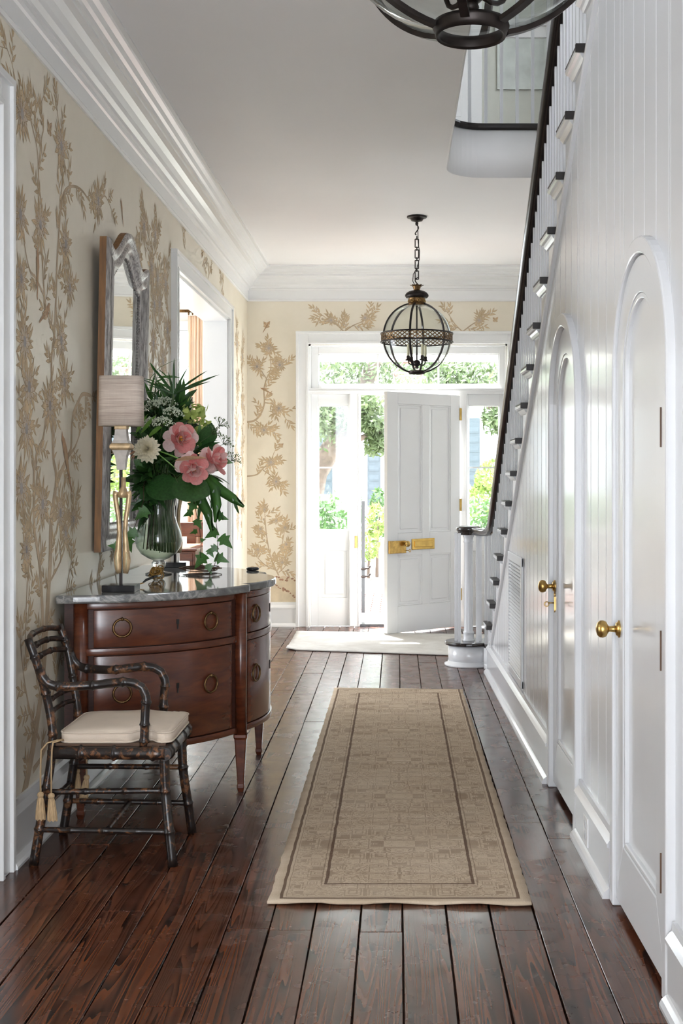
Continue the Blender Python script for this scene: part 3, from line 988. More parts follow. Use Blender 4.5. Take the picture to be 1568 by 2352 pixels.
b = MB(); b.prism([rwx(y, .0005, z) for y, z in ((y0 + .03, q0 + .04), (y1 - .03, q0 + .04), (y1 - .03, q1 - .04), (y0 + .03, q1 - .04))], [rwx(y, .0015, z) for y, z in ((y0 + .03, q0 + .04), (y1 - .03, q0 + .04), (y1 - .03, q1 - .04), (y0 + .03, q1 - .04))])
build(b, 'backing', plain('grey_duct', (.22, .23, .23), .6), gr)
# outlet on the baseboard between the closets
b = MB(); b.prism([rwx(y, .023, z) for y, z in ((4.41, .045), (4.50, .045), (4.50, .150), (4.41, .150))], [rwx(y, .0285, z) for y, z in ((4.41, .045), (4.50, .045), (4.50, .150), (4.41, .150))])
ot = build(b, 'outlet_plate', M['white_trim'], None, 'white outlet plate on the baseboard between the two closet doors', 'outlet', bevel=.002)
for z in (.068, .108):
    b = MB(); b.prism([rwx(y, .028, q) for y, q in ((4.440, z), (4.470, z), (4.470, z + .024), (4.440, z + .024))], [rwx(y, .0298, q) for y, q in ((4.440, z), (4.470, z), (4.470, z + .024), (4.440, z + .024))])
    build(b, 'socket', plain('socket_grey', (.62, .62, .63), .4), ot)
# =================================================================== PENDANT LANTERNS
def lantern():
    """built around the globe centre at the origin of the far lantern"""
    LX, LY, LZ = .144, 8.97, 2.405
    ro = thing('pendant_lantern', (LX, LY, LZ), 'globe pendant lantern hanging in front of the transom window', 'pendant light', 'pair of globe lanterns')
    X = lambda x, y, z: (LX + x, LY + y, LZ + z)
    r = .258
    top = H - LZ
    zt, zb = .248, -.250
    # globe glass in one thin shell
    b = MB(X)
    prof = []
    for i in range(25):
        th = math.asin(zb / r) + (math.asin(zt / r) - math.asin(zb / r)) * i / 24
        prof.append((r * .985 * cos(th), r * .985 * sin(th)))
    rings = [[(q * cos(2 * pi * j / 40), q * sin(2 * pi * j / 40), z) for j in range(40)] for q, z in prof]
    b.loft(rings, False, True, True)
    build(b, 'glass_globe', M['globe'], ro, label='clear glass globe')
    for k in range(6):
        a = 2 * pi * k / 6 + .32
        rings = []
        for i in range(41):
            th = math.asin(zb / r) + (math.asin(zt / r) - math.asin(zb / r)) * i / 40
            d = Vector((cos(a) * cos(th), sin(a) * cos(th), sin(th)))
            s = Vector((-sin(a), cos(a), 0))
            ring = []
            for q, w_ in ((r - .004, -.0065), (r + .005, -.0075), (r + .005, .0075), (r - .004, .0065)):
                ring.append(tuple(d * q + s * w_))
            rings.append(ring)
        b = MB(X); b.loft(rings, True, True, False)
        build(b, 'rib', M['iron'], ro)
    # pierced equator band
    b = MB(X)
    for z0, z1, rr in ((.026, .036, .268), (-.036, -.026, .268)):
        n = 48
        b.loft([[(q * cos(2 * pi * j / n), q * sin(2 * pi * j / n), z) for j in range(n)] for q, z in ((rr - .008, z0), (rr, z0), (rr + .001, (z0 + z1) / 2), (rr, z1), (rr - .008, z1), (rr - .008, z0))], False, True, True)
    band = build(b, 'equator_band', M['iron'], ro, label='pierced bronze equator band')
    b = MB(X)
    n = 44
    rr = .262
    for rowz in (-.013, .013):
        for j in range(n):
            for sgn in (-1, 1):
                a0 = 2 * pi * (j + .5 - sgn * .5) / n; a1 = 2 * pi * (j + .5 + sgn * .5) / n
                p0 = Vector((rr * cos(a0), rr * sin(a0), rowz - .0135)); p1 = Vector((rr * cos(a1), rr * sin(a1), rowz + .0135))
                t = (p1 - p0).normalized(); nn = Vector((cos((a0 + a1) / 2), sin((a0 + a1) / 2), 0)); s = t.cross(nn).normalized() * .0032
                o_ = nn * .0018
                b.hexa([p0 - s - o_, p0 + s - o_, p0 + s + o_, p0 - s + o_, p1 - s - o_, p1 + s - o_, p1 + s + o_, p1 - s + o_])
    build(b, 'lattice', M['bronze'], band)
    # neck, fluted cap, leaf crown
    b = MB(X); b.lathe([(.060, .238), (.074, .240), (.076, .250), (.064, .254), (.062, .290), (.066, .294)], (0, 0, 0), 28)
    nb = build(b, 'neck_band', M['bronze'], ro, label='gilt bronze collar with quatrefoils')
    b = MB(X)
    for j in range(8):
        a = 2 * pi * j / 8 + .2
        c = Vector((.064 * cos(a), .064 * sin(a), .271))
        b.torus(c, .010, .002, (-sin(a), cos(a), 0), (0, 0, 1), 10, 4)
    build(b, 'collar_ornament', M['brass'], nb)
    b = MB(X)
    rings = []
    for q, z in ((.060, .290), (.076, .294), (.086, .306), (.086, .318), (.076, .332), (.055, .344), (.030, .350)):
        rings.append([(q * (1 - .085 * (j % 2)) * cos(2 * pi * j / 40), q * (1 - .085 * (j % 2)) * sin(2 * pi * j / 40), z) for j in range(40)])
    b.loft(rings, True, True, True)
    build(b, 'fluted_cap', M['iron'], ro)
    b = MB(X); b.lathe([(.022, .346), (.024, .360), (.030, .376), (.036, .390), (.030, .388), (.020, .372)], (0, 0, 0), 16)
    for j in range(8):
        a = 2 * pi * j / 8
        c, s = cos(a), sin(a)
        b.add([(.028 * c - .012 * -s, .028 * s - .012 * c, .378), (.028 * c + .012 * -s, .028 * s + .012 * c, .378), (.046 * c + .006 * -s, .046 * s + .006 * c, .392), (.052 * c, .052 * s, .388), (.046 * c - .006 * -s, .046 * s - .006 * c, .392)], [(0, 1, 2, 3, 4)])
    build(b, 'leaf_crown', M['bronze'], ro, label='leaf shaped bronze crown')
    # hooks and chain
    def s_hook(z0, z1, flip):
        p = []
        n = 18
        h = (z1 - z0)
        for i in range(n + 1):
            u = i / n
            p.append((flip * .012 * sin(2 * pi * u * 1.15 + .2), 0, z0 + h * (.5 - .5 * cos(pi * u)) ))
        return p
    b = MB(X); b.tube(s_hook(.380, .445, 1), .0042, 6); build(b, 'hook', M['iron'], ro)
    b = MB(X); b.tube(s_hook(top - .135, top - .060, -1), .0042, 6); build(b, 'hook', M['iron'], ro)
    zc = .432
    k = 0
    while zc + .062 < top - .105:
        for kind_ in (0, 1):
            b = MB(X)
            if kind_ == 0:
                hw, l_ = .0125, .062
                t_ = .0038
                b.tube([(-hw, 0, zc), (-hw, 0, zc + l_)], t_, 6); b.tube([(hw, 0, zc), (hw, 0, zc + l_)], t_, 6)
                b.tube([(-hw, 0, zc), (hw, 0, zc)], t_, 6); b.tube([(-hw, 0, zc + l_), (hw, 0, zc + l_)], t_, 6)
                build(b, 'chain_link', M['iron'], ro)
                zc += l_
            else:
                b.torus((0, 0, zc + .008), .012, .005, (0, 1, 0), (0, 0, 1), 12, 6)
                build(b, 'chain_link', M['iron'], ro)
                zc += .016
    b = MB(X)
    pc = [(-.012, .006, .385), (-.030, .006, .42), (-.026, .006, .47), (.002, .006, .52), (.018, .006, .58), (.020, .006, .64), (.010, .006, .70), (.006, .006, top - .05)]
    b.tube(pc, .0028, 6)
    build(b, 'cable', M['iron'], ro)
    b = MB(X); b.lathe([(0, top - .062), (.010, top - .060), (.012, top - .050), (.008, top - .044), (.018, top - .040), (.040, top - .034), (.050, top - .018), (.060, top - .012), (.073, top - .010), (.073, top), (0, top)], (0, 0, 0), 32)
    build(b, 'canopy', M['iron'], ro, label='dark ceiling canopy')
    b = MB(X)
    n = 36
    b.loft([[(q * cos(2 * pi * j / n), q * sin(2 * pi * j / n), z) for j in range(n)] for q, z in ((.0525, -.262), (.0575, -.265), (.0605, -.256), (.064, -.248), (.062, -.241), (.054, -.243), (.051, -.252), (.0525, -.262))], False, True, True)
    build(b, 'bottom_ring', M['iron'], ro)
    # inner light cluster
    b = MB(X); b.tube([(0, 0, .25), (0, 0, -.17)], .0055, 8); build(b, 'centre_rod', M['iron'], ro)
    b = MB(X); b.sphere((0, 0, -.185), .026, 24, 14); b.lathe([(.010, -.225), (.014, -.215), (.010, -.205)], (0, 0, 0), 12); build(b, 'centre_boss', M['iron'], ro)
    for j in range(4):
        a = 2 * pi * j / 4 + .55
        c, s = cos(a), sin(a)
        b = MB(X); b.tube([(q * c, q * s, z) for q, z in ((.01, -.186), (.025, -.194), (.040, -.199), (.054, -.198), (.066, -.191), (.073, -.179), (.074, -.165))], .0045, 10)
        b.lathe([(.004, -.170), (.020, -.168), (.022, -.162), (.013, -.158), (.013, -.135), (.010, -.133)], (.074 * c, .074 * s, 0), 20)
        arm = build(b, 'candle_arm', M['iron'], ro)
        b = MB(X); b.lathe([(.0095, -.135), (.0100, -.055), (.007, -.050)], (.074 * c, .074 * s, 0), 12); build(b, 'candle_sleeve', M['candle'], arm)
        b = MB(X); b.lathe([(.004, -.050), (.0095, -.030), (.008, -.012), (.002, .008)], (.074 * c, .074 * s, 0), 10); build(b, 'flame_bulb', M['bulb'], arm)
    return ro
far_lantern = lantern()
near_lantern = copy_tree(far_lantern, (.122, 2.02, 2.385))
near_lantern['label'] = 'globe pendant lantern hanging beside the upper stair treads'

# =================================================================== MIRROR
MY0, MY1, MZ0, MZ1 = 5.52, 6.41, 1.045, 2.475
mc = (MY0 + MY1) / 2
def top_curve(y, d=0):
    u = abs(y - mc) / ((MY1 - MY0) / 2)
    crest = .115 * (.5 + .5 * cos(pi * min(1, u / .62)))
    dip = -.022 * math.exp(-((u - .70) / .16) ** 2)
    return MZ1 - .012 + crest + dip + .016 * max(0, (u - .8) / .2) - d
def m_outline(d):
    a0, a1 = MY0 + d, MY1 - d
    p = [(a0, MZ0 + d), (a0, top_curve(a0, 0) - d * 1.02)]
    n = 30
    for k in range(1, n):
        y = a0 + (a1 - a0) * k / n
        p.append((y, top_curve(y) - d * 1.02))
    p += [(a1, top_curve(a1) - d * 1.02), (a1, MZ0 + d)]
    return p
def mxf(y, off, z):
    lean = .012 + .028 * (z - MZ0) / 1.5
    return (XL + lean + off, y, z)
mr = thing('wall_mirror', (XL + .02, mc, MZ0), 'tall silver framed wall mirror with a shaped crest above the commode', 'mirror')
sect = [(0, .030), (.004, .044), (.020, .050), (.034, .044), (.046, .034), (.056, .036), (.066, .046), (.080, .050), (.090, .040), (.098, .030), (.110, .026), (.118, .022), (.120, .012)]
outs = [m_outline(d) for d, _ in sect]
b = MB()
n = len(outs[0])
vs = []
for i in range(n):
    for k, (d, h) in enumerate(sect): vs.append(mxf(outs[k][i][0], h, outs[k][i][1]))
ns = len(sect)
fs = []
for i in range(n):
    j = (i + 1) % n
    for k in range(ns - 1): fs.append((i * ns + k, i * ns + k + 1, j * ns + k + 1, j * ns + k))
b.add(vs, fs, True)
fr = build(b, 'mirror_frame', M['silver'], mr, label='tarnished silver leaf frame')
b = MB()
o0 = m_outline(0); o1 = m_outline(.05)
b.loft([[mxf(y, .0, z), mxf(y, .031, z), mxf(y2, .031, z2), mxf(y2, .0, z2)] for (y, z), (y2, z2) in zip(o0 + o0[:1], o1 + o1[:1])], False, True, False)
build(b, 'frame_side', M['frame_side'], mr, label='brown wooden frame edge')
b = MB()
g = m_outline(.116)
b.prism([mxf(y, .006, z) for y, z in g], [mxf(y, .014, z) for y, z in g])
build(b, 'mirror_glass', M['mirror'], mr)
# beaded inner sight edge
b = MB()
g = m_outline(.121)
for (y, z), (y2, z2) in zip(g, g[1:] + g[:1]):
    L_ = sqrt((y2 - y) ** 2 + (z2 - z) ** 2)
    for k in range(max(1, int(L_ / .016))):
        u = k / max(1, int(L_ / .016))
        b.sphere(mxf(y + (y2 - y) * u, .018, z + (z2 - z) * u), .0055, 6, 4)
build(b, 'bead_edge', M['silver'], fr, kind='stuff')

# =================================================================== COMMODE
YC = 5.735
def arc3(a, m_, c, n=24):
    ax, ay = a; bx, by = m_; cx, cy = c
    d = 2 * (ax * (by - cy) + bx * (cy - ay) + cx * (ay - by))
    ux = ((ax * ax + ay * ay) * (by - cy) + (bx * bx + by * by) * (cy - ay) + (cx * cx + cy * cy) * (ay - by)) / d
    uy = ((ax * ax + ay * ay) * (cx - bx) + (bx * bx + by * by) * (ax - cx) + (cx * cx + cy * cy) * (bx - ax)) / d
    r = sqrt((ax - ux) ** 2 + (ay - uy) ** 2)
    t0 = math.atan2(ay - uy, ax - ux); t1 = math.atan2(cy - uy, cx - ux); tm = math.atan2(by - uy, bx - ux)
    def norm(t): return (t - t0) % (2 * pi)
    e = norm(t1)
    if norm(tm) > e: e -= 2 * pi
    return [(ux + r * cos(t0 + e * k / n), uy + r * sin(t0 + e * k / n)) for k in range(n + 1)]
mir = lambda pts: [(x, 2 * YC - y) for x, y in pts][::-1]
near_s = arc3((-1.262, 4.945), (-.960, 5.060), (-.708, 5.352))
cent_s = arc3((-.678, 5.412), (-.600, YC), (-.678, 2 * YC - 5.412))
far_s = mir(near_s)
cm = thing('commode', (-1.0, YC, 0), 'bow fronted mahogany commode with grey marble top', 'commode')
ZB, ZT = .262, .876
def inset(path, d):
    out = []
    for i, p in enumerate(path):
        a = Vector(path[max(0, i - 1)]); c = Vector(path[min(len(path) - 1, i + 1)])
        t = (c - a).normalized()
        out.append((p[0] - t.y * d, p[1] + t.x * d))
    return out
# travel +y with the room on the right-hand side: left normal points into the body
body = [(XL + .035, 4.945)] + inset(near_s, .014) + inset(cent_s, .014) + inset(far_s, .014) + [(XL + .035, 2 * YC - 4.945)]
b = MB(); b.prism([(x, y, ZB + .004) for x, y in body], [(x, y, ZT) for x, y in body])
cbody = build(b, 'carcass', M['mahogany_dark'], cm)
def strip(path, i0, i1, z0, z1, out=0.0, th=.016, nm='drawer', par=None, mat='mahogany', bev=.002):
    p = path[i0:i1 + 1]
    f = inset(p, -out); k = inset(p, th)
    b = MB()
    rings = [[(f[i][0], f[i][1], z0), (k[i][0], k[i][1], z0), (k[i][0], k[i][1], z1), (f[i][0], f[i][1], z1)] for i in range(len(p))]
    b.loft(rings, True, True, True)
    return build(b, nm, M[mat], par or cm, bevel=bev)
def path_at(path, u):
    x = u * (len(path) - 1); i = min(int(x), len(path) - 2); f = x - i
    a, c = Vector(path[i]), Vector(path[i + 1])
    t = (c - a).normalized()
    return a + (c - a) * f, t, Vector((t.y, -t.x))
for sec, path, pulls, key in (('near', near_s, (.20, .76), .53), ('centre', cent_s, (.14, .86), .5), ('far', far_s, (.24, .80), .47)):
    nn = len(path) - 1
    i0, i1 = 0, nn
    strip(path, i0, i1, ZT - .026, ZT, .002, nm='top_rail')
    strip(path, i0, i1, .662, .690, .005, nm='waist_rail')
    strip(path, i0, i1, ZB, ZB + .026, .005, nm='bottom_rail')
    for z0, z1, zp in ((.694, ZT - .030, .772), (ZB + .030, .658, .505)):
        dr = strip(path, i0 + 1, i1 - 1, z0, z1, 0.0, nm='drawer')
        for u in pulls:
            c, t, nrm = path_at(path, u)
            c3 = Vector((c.x + nrm.x * .007, c.y + nrm.y * .007, zp))
            b = MB(); b.torus(c3, .036, .0048, (t.x, t.y, 0), (0, 0, 1), 28, 6)
            b.sphere((c3.x, c3.y, zp + .036), .008, 8, 6)
            build(b, 'ring_pull', M['bronze'], dr, label='dark brass ring pull')
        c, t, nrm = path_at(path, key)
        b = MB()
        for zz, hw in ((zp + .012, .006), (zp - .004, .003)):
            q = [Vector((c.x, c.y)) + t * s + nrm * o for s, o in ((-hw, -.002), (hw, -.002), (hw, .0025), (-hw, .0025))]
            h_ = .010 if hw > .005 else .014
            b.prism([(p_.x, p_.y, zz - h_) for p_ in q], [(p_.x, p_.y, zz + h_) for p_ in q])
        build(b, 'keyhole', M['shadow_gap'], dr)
# posts, tapering legs
for (x, y, wall) in ((-.690, 5.382, 0), (-.690, 2 * YC - 5.382, 0), (-1.285, 4.955, 1), (-1.285, 2 * YC - 4.955, 1)):
    r_ = .030 if wall else .027
    b = MB(); b.lathe([(r_, ZB - .01), (r_, ZT)], (x, y, 0), 16)
    build(b, 'corner_post', M['mahogany'], cm)
    b = MB()
    rings = []
    for z, h_ in ((ZB - .008, .030), (ZB - .020, .030), (ZB - .030, .026), (.035, .014), (.030, .016), (.018, .016), (.0, .0115)):
        rings.append([(x + h_ * sx, y + h_ * sy, z) for sx, sy in ((-1, -.8), (-.8, -1), (.8, -1), (1, -.8), (1, .8), (.8, 1), (-.8, 1), (-1, .8))])
    b.loft(rings[::-1], True, True, False)
    build(b, 'leg', M['mahogany'], cm)
# marble slab
mt = [(XL + .012, 4.893), (-1.30, 4.893)] + inset(arc3((-1.262, 4.900), (-.945, 5.025), (-.672, 5.352)), 0) + [(-.654, 5.380), (-.650, 5.405), (-.662, 5.424), (-.680, 5.430)]
mt2 = arc3((-.676, 5.440), (-.572, YC), (-.676, 2 * YC - 5.440))
slab = mt + mt2 + mir(mt)
b = MB(); b.prism([(x, y, ZT + .001) for x, y in slab], [(x, y, .912) for x, y in slab])
build(b, 'marble_top', M['marble'], cm, bevel=.013, bseg=4, label='grey veined marble top')
MT = .912

# =================================================================== BAMBOO ARMCHAIR
ch = thing('armchair', (-1.05, 4.56, 0), 'black and gold faux bamboo open armchair beside the commode', 'chair')
def bamboo(path, r, name='rail', nodes=None, taper=1.0, par=None, sub=5):
    pts = [Vector(p) for p in path]
    # smooth resample (Catmull-Rom)
    if len(pts) > 2:
        P = [pts[0] * 2 - pts[1]] + pts + [pts[-1] * 2 - pts[-2]]
        out = []
        for i in range(1, len(P) - 2):
            for k in range(sub):
                t = k / sub
                out.append(.5 * ((2 * P[i]) + (-P[i - 1] + P[i + 1]) * t + (2 * P[i - 1] - 5 * P[i] + 4 * P[i + 1] - P[i + 2]) * t * t + (-P[i - 1] + 3 * P[i] - 3 * P[i + 1] + P[i + 2]) * t ** 3))
        out.append(pts[-1]); pts = out
    # arc lengths
    L = [0]
    for a, c in zip(pts, pts[1:]): L.append(L[-1] + (c - a).length)
    tot = L[-1]
    def at(s):
        for i in range(len(L) - 1):
            if s <= L[i + 1] or i == len(L) - 2:
                f = (s - L[i]) / max(1e-9, L[i + 1] - L[i]); return pts[i] + (pts[i + 1] - pts[i]) * f
    if nodes is None: nodes = [tot * k / max(1, round(tot / .13)) for k in range(1, max(2, round(tot / .13)))]
    ss = set([0, tot] + [tot * k / max(2, int(tot / .03)) for k in range(int(tot / .03) + 1)])
    for nd in nodes:
        for d in (-.014, -.006, -.003, 0, .003, .006, .014): 
            if 0 < nd + d < tot: ss.add(nd + d)
    ss = sorted(s for s in ss if 0 <= s <= tot)
    ss2 = [ss[0]]
    for s in ss[1:]:
        if s - ss2[-1] > .0012: ss2.append(s)
    pp, rr = [], []
    for s in ss2:
        q = r * (1 + (taper - 1) * s / tot)
        bumpf = 0
        for nd in nodes:
            d = abs(s - nd)
            if d < .0035: bumpf = max(bumpf, .24 - d * 30)
            elif d < .008: bumpf = max(bumpf, .06)
            elif d < .018: bumpf = min(bumpf, -.02) if bumpf <= 0 else bumpf
        pp.append(at(s)); rr.append(q * (1 + bumpf))
    b = MB(); b.tube(pp, rr, 10)
    return build(b, name, M['bamboo'], par or ch)
YN, YFR = 4.372, 4.742           # near and far seat sides
back = {}
for s, (y0, y1, y2) in ((0, (4.360, YN + .008, 4.352)), (1, (4.745, YFR - .008, 4.752))):
    bamboo([(-1.300, y0, 0), (-1.275, y0 + (.004 if s == 0 else -.004), .16), (-1.238, y1, .42), (-1.255, y1, .58), (-1.285, y2, .72), (-1.318, y2, .812)], .0175, 'back_post', taper=.85, nodes=[.13, .28, .47, .62, .76])
    # front leg splays out a touch
    bamboo([(-.800, y0 - (.012 if s == 0 else -.012), 0), (-.812, y0 - (.004 if s == 0 else -.004), .10), (-.832, y1, .26), (-.838, y1, .425)], .0175, 'leg', taper=1.05, nodes=[.12, .265])
    # arm with down-sweep to the back post and turned front support
    bamboo([(-1.276, y2, .705), (-1.255, y2 - (.006 if s == 0 else -.006), .660), (-1.210, y2, .642), (-1.10, y1, .640), (-.985, y1, .652), (-.925, y1, .640), (-.902, y1, .600), (-.905, y1, .545), (-.910, y1, .42)], .0165, 'arm', nodes=[.10, .22, .33, .46, .54, .60])
    yo = y0
    bamboo([(-1.258, y0 + .002, .262), (-.834, y1, .262)], .0105, 'stretcher')
    bamboo([(-1.282, y0, .128), (-.815, y0, .120)], .0105, 'stretcher')
bamboo([(-1.27, 4.362, .20), (-1.27, 4.742, .20)], .010, 'stretcher')
bamboo([(-1.04, 4.362, .124), (-1.04, 4.744, .124)], .0095, 'stretcher')
for z, x in ((.798, -1.312), (.757, -1.300), (.716, -1.286)):
    bamboo([(x, 4.352, z), (x - .026, 4.46, z + .014), (x - .026, 4.645, z + .014), (x, 4.752, z)], .0105, 'back_rung')
for z, x in ((.565, -1.253), (.522, -1.248)):
    bamboo([(x, 4.378, z), (x - .018, 4.47, z + .006), (x - .018, 4.64, z + .006), (x, 4.734, z)], .009, 'back_rung')
# seat frame: four round rails with mitred ring nodes, caned panel
for a, c in (((-1.232, YN - .004, .402), (-.826, YN - .022, .402)), ((-1.232, YFR + .004, .402), (-.826, YFR + .022, .402))):
    bamboo([a, c], .024, 'seat_rail', nodes=[.10, .22, .36])
bamboo([(-.826, YN - .036, .402), (-.826, YFR + .036, .402)], .024, 'seat_rail', nodes=[.045, .14, .30, .395])
bamboo([(-1.236, YN, .402), (-1.236, YFR, .402)], .020, 'seat_rail')
build(MB().box(-1.235, -.83, YN, YFR, .410, .434), 'seat_panel', M['cord_brown'], ch)
# cushion
cx0, cx1, cy0, cy1 = -1.212, -.808, YN - .004, YFR + .012
cu = thing('seat_cushion', (-1.02, 4.56, .43), 'cream box cushion tied on the bamboo armchair', 'cushion')
b = MB()
nu, nv = 22, 22
def cush(u, v_, side):
    # rounded rectangle with notches where the arm supports pass
    x = cx0 + (cx1 - cx0) * u; y = cy0 + (cy1 - cy0) * v_
    for ny in (0, 1):
        d = sqrt(((x + .908) / .052) ** 2 + ((v_ - ny) / .17) ** 2)
        if d < 1: y += min(1, (1 - d) * 2.4) * (.052 if ny else .040) * (1 if ny == 0 else -1)
    eu = min(u, 1 - u); ev = min(v_, 1 - v_)
    e = max(0, 1 - min(eu, ev) / .10)
    # round corners
    if eu < .10 and ev < .10:
        dx = (.10 - eu) / .10; dy = (.10 - ev) / .10
        L_ = sqrt(dx * dx + dy * dy)
        if L_ > 1:
            k = (1 - 1 / L_)
            x += (cx1 - cx0) * .10 * dx * k * (1 if u < .5 else -1); y += (cy1 - cy0) * .10 * dy * k * (1 if v_ < .5 else -1)
    puff = (sin(pi * min(1, max(0, u))) * sin(pi * min(1, max(0, v_)))) ** .45
    wr = .0025 * sin(9 * u + 5 * v_) * sin(7 * v_ - 3 * u)
    return (x, y, (.470 + .030 * puff + wr) if side else .4342)
vs, fs = [], []
for side in (1, 0):
    for i in range(nu + 1):
        for j in range(nv + 1): vs.append(cush(i / nu, j / nv, side))
q = (nu + 1) * (nv + 1)
for i in range(nu):
    for j in range(nv):
        a = i * (nv + 1) + j
        fs.append((a, a + nv + 1, a + nv + 2, a + 1)); fs.append((q + a, q + a + 1, q + a + nv + 2, q + a + nv + 1))
edge = [i * (nv + 1) for i in range(nu + 1)] + [nu * (nv + 1) + j for j in range(1, nv + 1)] + [i * (nv + 1) + nv for i in range(nu - 1, -1, -1)] + [j for j in range(nv - 1, 0, -1)]
for a, c in zip(edge, edge[1:] + edge[:1]): fs.append((a, q + a, q + c, c))
b.add(vs, fs, True)
build(b, 'pad', M['cream_seat'], cu)
for zz in (.471, .4385):
    b = MB()
    pe = [Vector((vs[i][0], vs[i][1], zz)) for i in edge]
    b.tube(pe + pe[:1], .0035, 6)
    build(b, 'piping', M['cream_seat'], cu)
# tassel ties at the back corners
def tassel(x, y, zk, spread):
    b = MB(); b.sphere((x, y, zk), .0125, 10, 7, (1, 1, .9))
    kn = build(b, 'tassel_knot', M['tassel'], cu)
    b = MB()
    n = 22
    rings = []
    for z, rr in ((zk - .004, .0085), (zk - .020, .0125), (zk - .060, .017), (zk - .083, .0185)):
        rings.append([(x + spread * (zk - z) + rr * (1 - .12 * (j % 2)) * cos(2 * pi * j / n), y + rr * (1 - .12 * (j % 2)) * sin(2 * pi * j / n), z - (.006 * (j % 3 == 0) if z < zk - .07 else 0)) for j in range(n)])
    b.loft(rings[::-1], True, True, False)
    build(b, 'tassel_skirt', M['tassel'], kn)
for ys, xs, zks in ((4.322, (-1.264, -1.226), (.262, .258)), (4.790, (-1.258, -1.220), (.232, .208))):
    for i, (x, zk) in enumerate(zip(xs, zks)):
        b = MB()
        b.tube([(-1.198, ys + (.052 if ys < 4.5 else -.050), .446), (-1.212 + .012 * i, ys + (.022 if ys < 4.5 else -.020), .450), (-1.240 + .02 * i, ys, .446), (x + .002, ys, .420), (x, ys, .34), (x, ys, zk)], .0032, 6)
        build(b, 'tie_cord', M['tassel'], cu)
        tassel(x, ys, zk, (.05 if (ys < 4.5 and i) else -.15 if (ys > 4.5 and i) else 0))

# =================================================================== RUGS
m, nt, p = newmat('faded_runner_weave')
tc = nt.nodes.new('ShaderNodeTexCoord'); sep = nt.nodes.new('ShaderNodeSeparateXYZ'); nt.links.new(tc.outputs['Object'], sep.inputs[0])
ax = math_n(nt, 'ABSOLUTE', sep.outputs[0])
yy = sep.outputs[1]
ay = math_n(nt, 'ABSOLUTE', yy)
HWX, HWY = .425, 1.985
ex = math_n(nt, 'SUBTRACT', HWX, ax); ey = math_n(nt, 'SUBTRACT', HWY, ay)
wob = math_n(nt, 'MULTIPLY', math_n(nt, 'SUBTRACT', noise(nt, tc.outputs['Object'], 14, 3), .5), .008)
ed = math_n(nt, 'ADD', math_n(nt, 'MINIMUM', ex, ey), wob)
def line(d, c, hw):
    return math_n(nt, 'LESS_THAN', math_n(nt, 'ABSOLUTE', math_n(nt, 'SUBTRACT', d, c)), hw)
lines = math_n(nt, 'MAXIMUM', line(ed, .036, .0055), line(ed, .176, .0055))
thin = math_n(nt, 'MAXIMUM', line(ed, .052, .0016), line(ed, .160, .0018))
fold = math_n(nt, 'PINGPONG', yy, .34)
cb = nt.nodes.new('ShaderNodeCombineXYZ'); nt.links.new(ax, cb.inputs[0]); nt.links.new(fold, cb.inputs[1])
# stepped woven drawing: coordinates snapped to knots
sn = nt.nodes.new('ShaderNodeVectorMath'); sn.operation = 'SNAP'; nt.links.new(cb.outputs[0], sn.inputs[0]); sn.inputs[1].default_value = (.0045, .0045, 1)
def scaled(vec, sx, sy):
    mp = nt.nodes.new('ShaderNodeMapping'); mp.inputs['Scale'].default_value = (sx, sy, 1); nt.links.new(vec, mp.inputs['Vector']); return mp.outputs[0]
vo = nt.nodes.new('ShaderNodeTexVoronoi'); vo.feature = 'F1'; vo.distance = 'CHEBYCHEV'; vo.inputs['Scale'].default_value = 15; vo.inputs['Randomness'].default_value = .55; nt.links.new(sn.outputs[0], vo.inputs['Vector'])
ve = math_n(nt, 'LESS_THAN', math_n(nt, 'ABSOLUTE', math_n(nt, 'SUBTRACT', math_n(nt, 'PINGPONG', vo.outputs['Distance'], .16), .10)), .028)
nf = noise(nt, scaled(sn.outputs[0], 16, 26), 1, 2, .5, .8)
cont = math_n(nt, 'LESS_THAN', math_n(nt, 'ABSOLUTE', math_n(nt, 'SUBTRACT', math_n(nt, 'FRACT', math_n(nt, 'MULTIPLY', nf, 8)), .5)), .15)
dash = math_n(nt, 'GREATER_THAN', noise(nt, scaled(sn.outputs[0], 45, 190), 1, 1), .56)
mask = math_n(nt, 'GREATER_THAN', noise(nt, sn.outputs[0], 9, 2), .50)
pat = math_n(nt, 'MAXIMUM', math_n(nt, 'MULTIPLY', cont, mask), math_n(nt, 'MULTIPLY', ve, math_n(nt, 'SUBTRACT', 1, mask)))
pat = math_n(nt, 'MAXIMUM', pat, math_n(nt, 'MULTIPLY', dash, .55))
wear = noise(nt, tc.outputs['Object'], 4, 4, .6)
base = ramp_n(nt, noise(nt, coords(nt, (2, 9, 1)), 1.5, 4), [(.3, (.56, .44, .315)), (.7, (.68, .56, .425))])
fine_ = noise(nt, coords(nt, (300, 60, 1)), 1, 2)
base = mix_n(nt, math_n(nt, 'MULTIPLY', fine_, .30), base, (.38, .28, .19))
inner = math_n(nt, 'GREATER_THAN', ed, .056)
c1 = mix_n(nt, math_n(nt, 'MULTIPLY', math_n(nt, 'MULTIPLY', pat, inner), ramp_n(nt, wear, [(.30, (.25, .25, .25)), (.70, (.60, .60, .60))])), base, (.20, .125, .08))
c2 = mix_n(nt, math_n(nt, 'MULTIPLY', thin, .45), c1, (.14, .08, .05))
c3 = mix_n(nt, math_n(nt, 'MULTIPLY', lines, .82), c2, (.105, .055, .035))
nt.links.new(c3, p.inputs['Base Color']); p.inputs['Roughness'].default_value = .95
p.inputs['Specular IOR Level'].default_value = .1
bump(nt, p, math_n(nt, 'ADD', fine_, math_n(nt, 'MULTIPLY', pat, -.4)), .5, .003)
M['runner'] = m

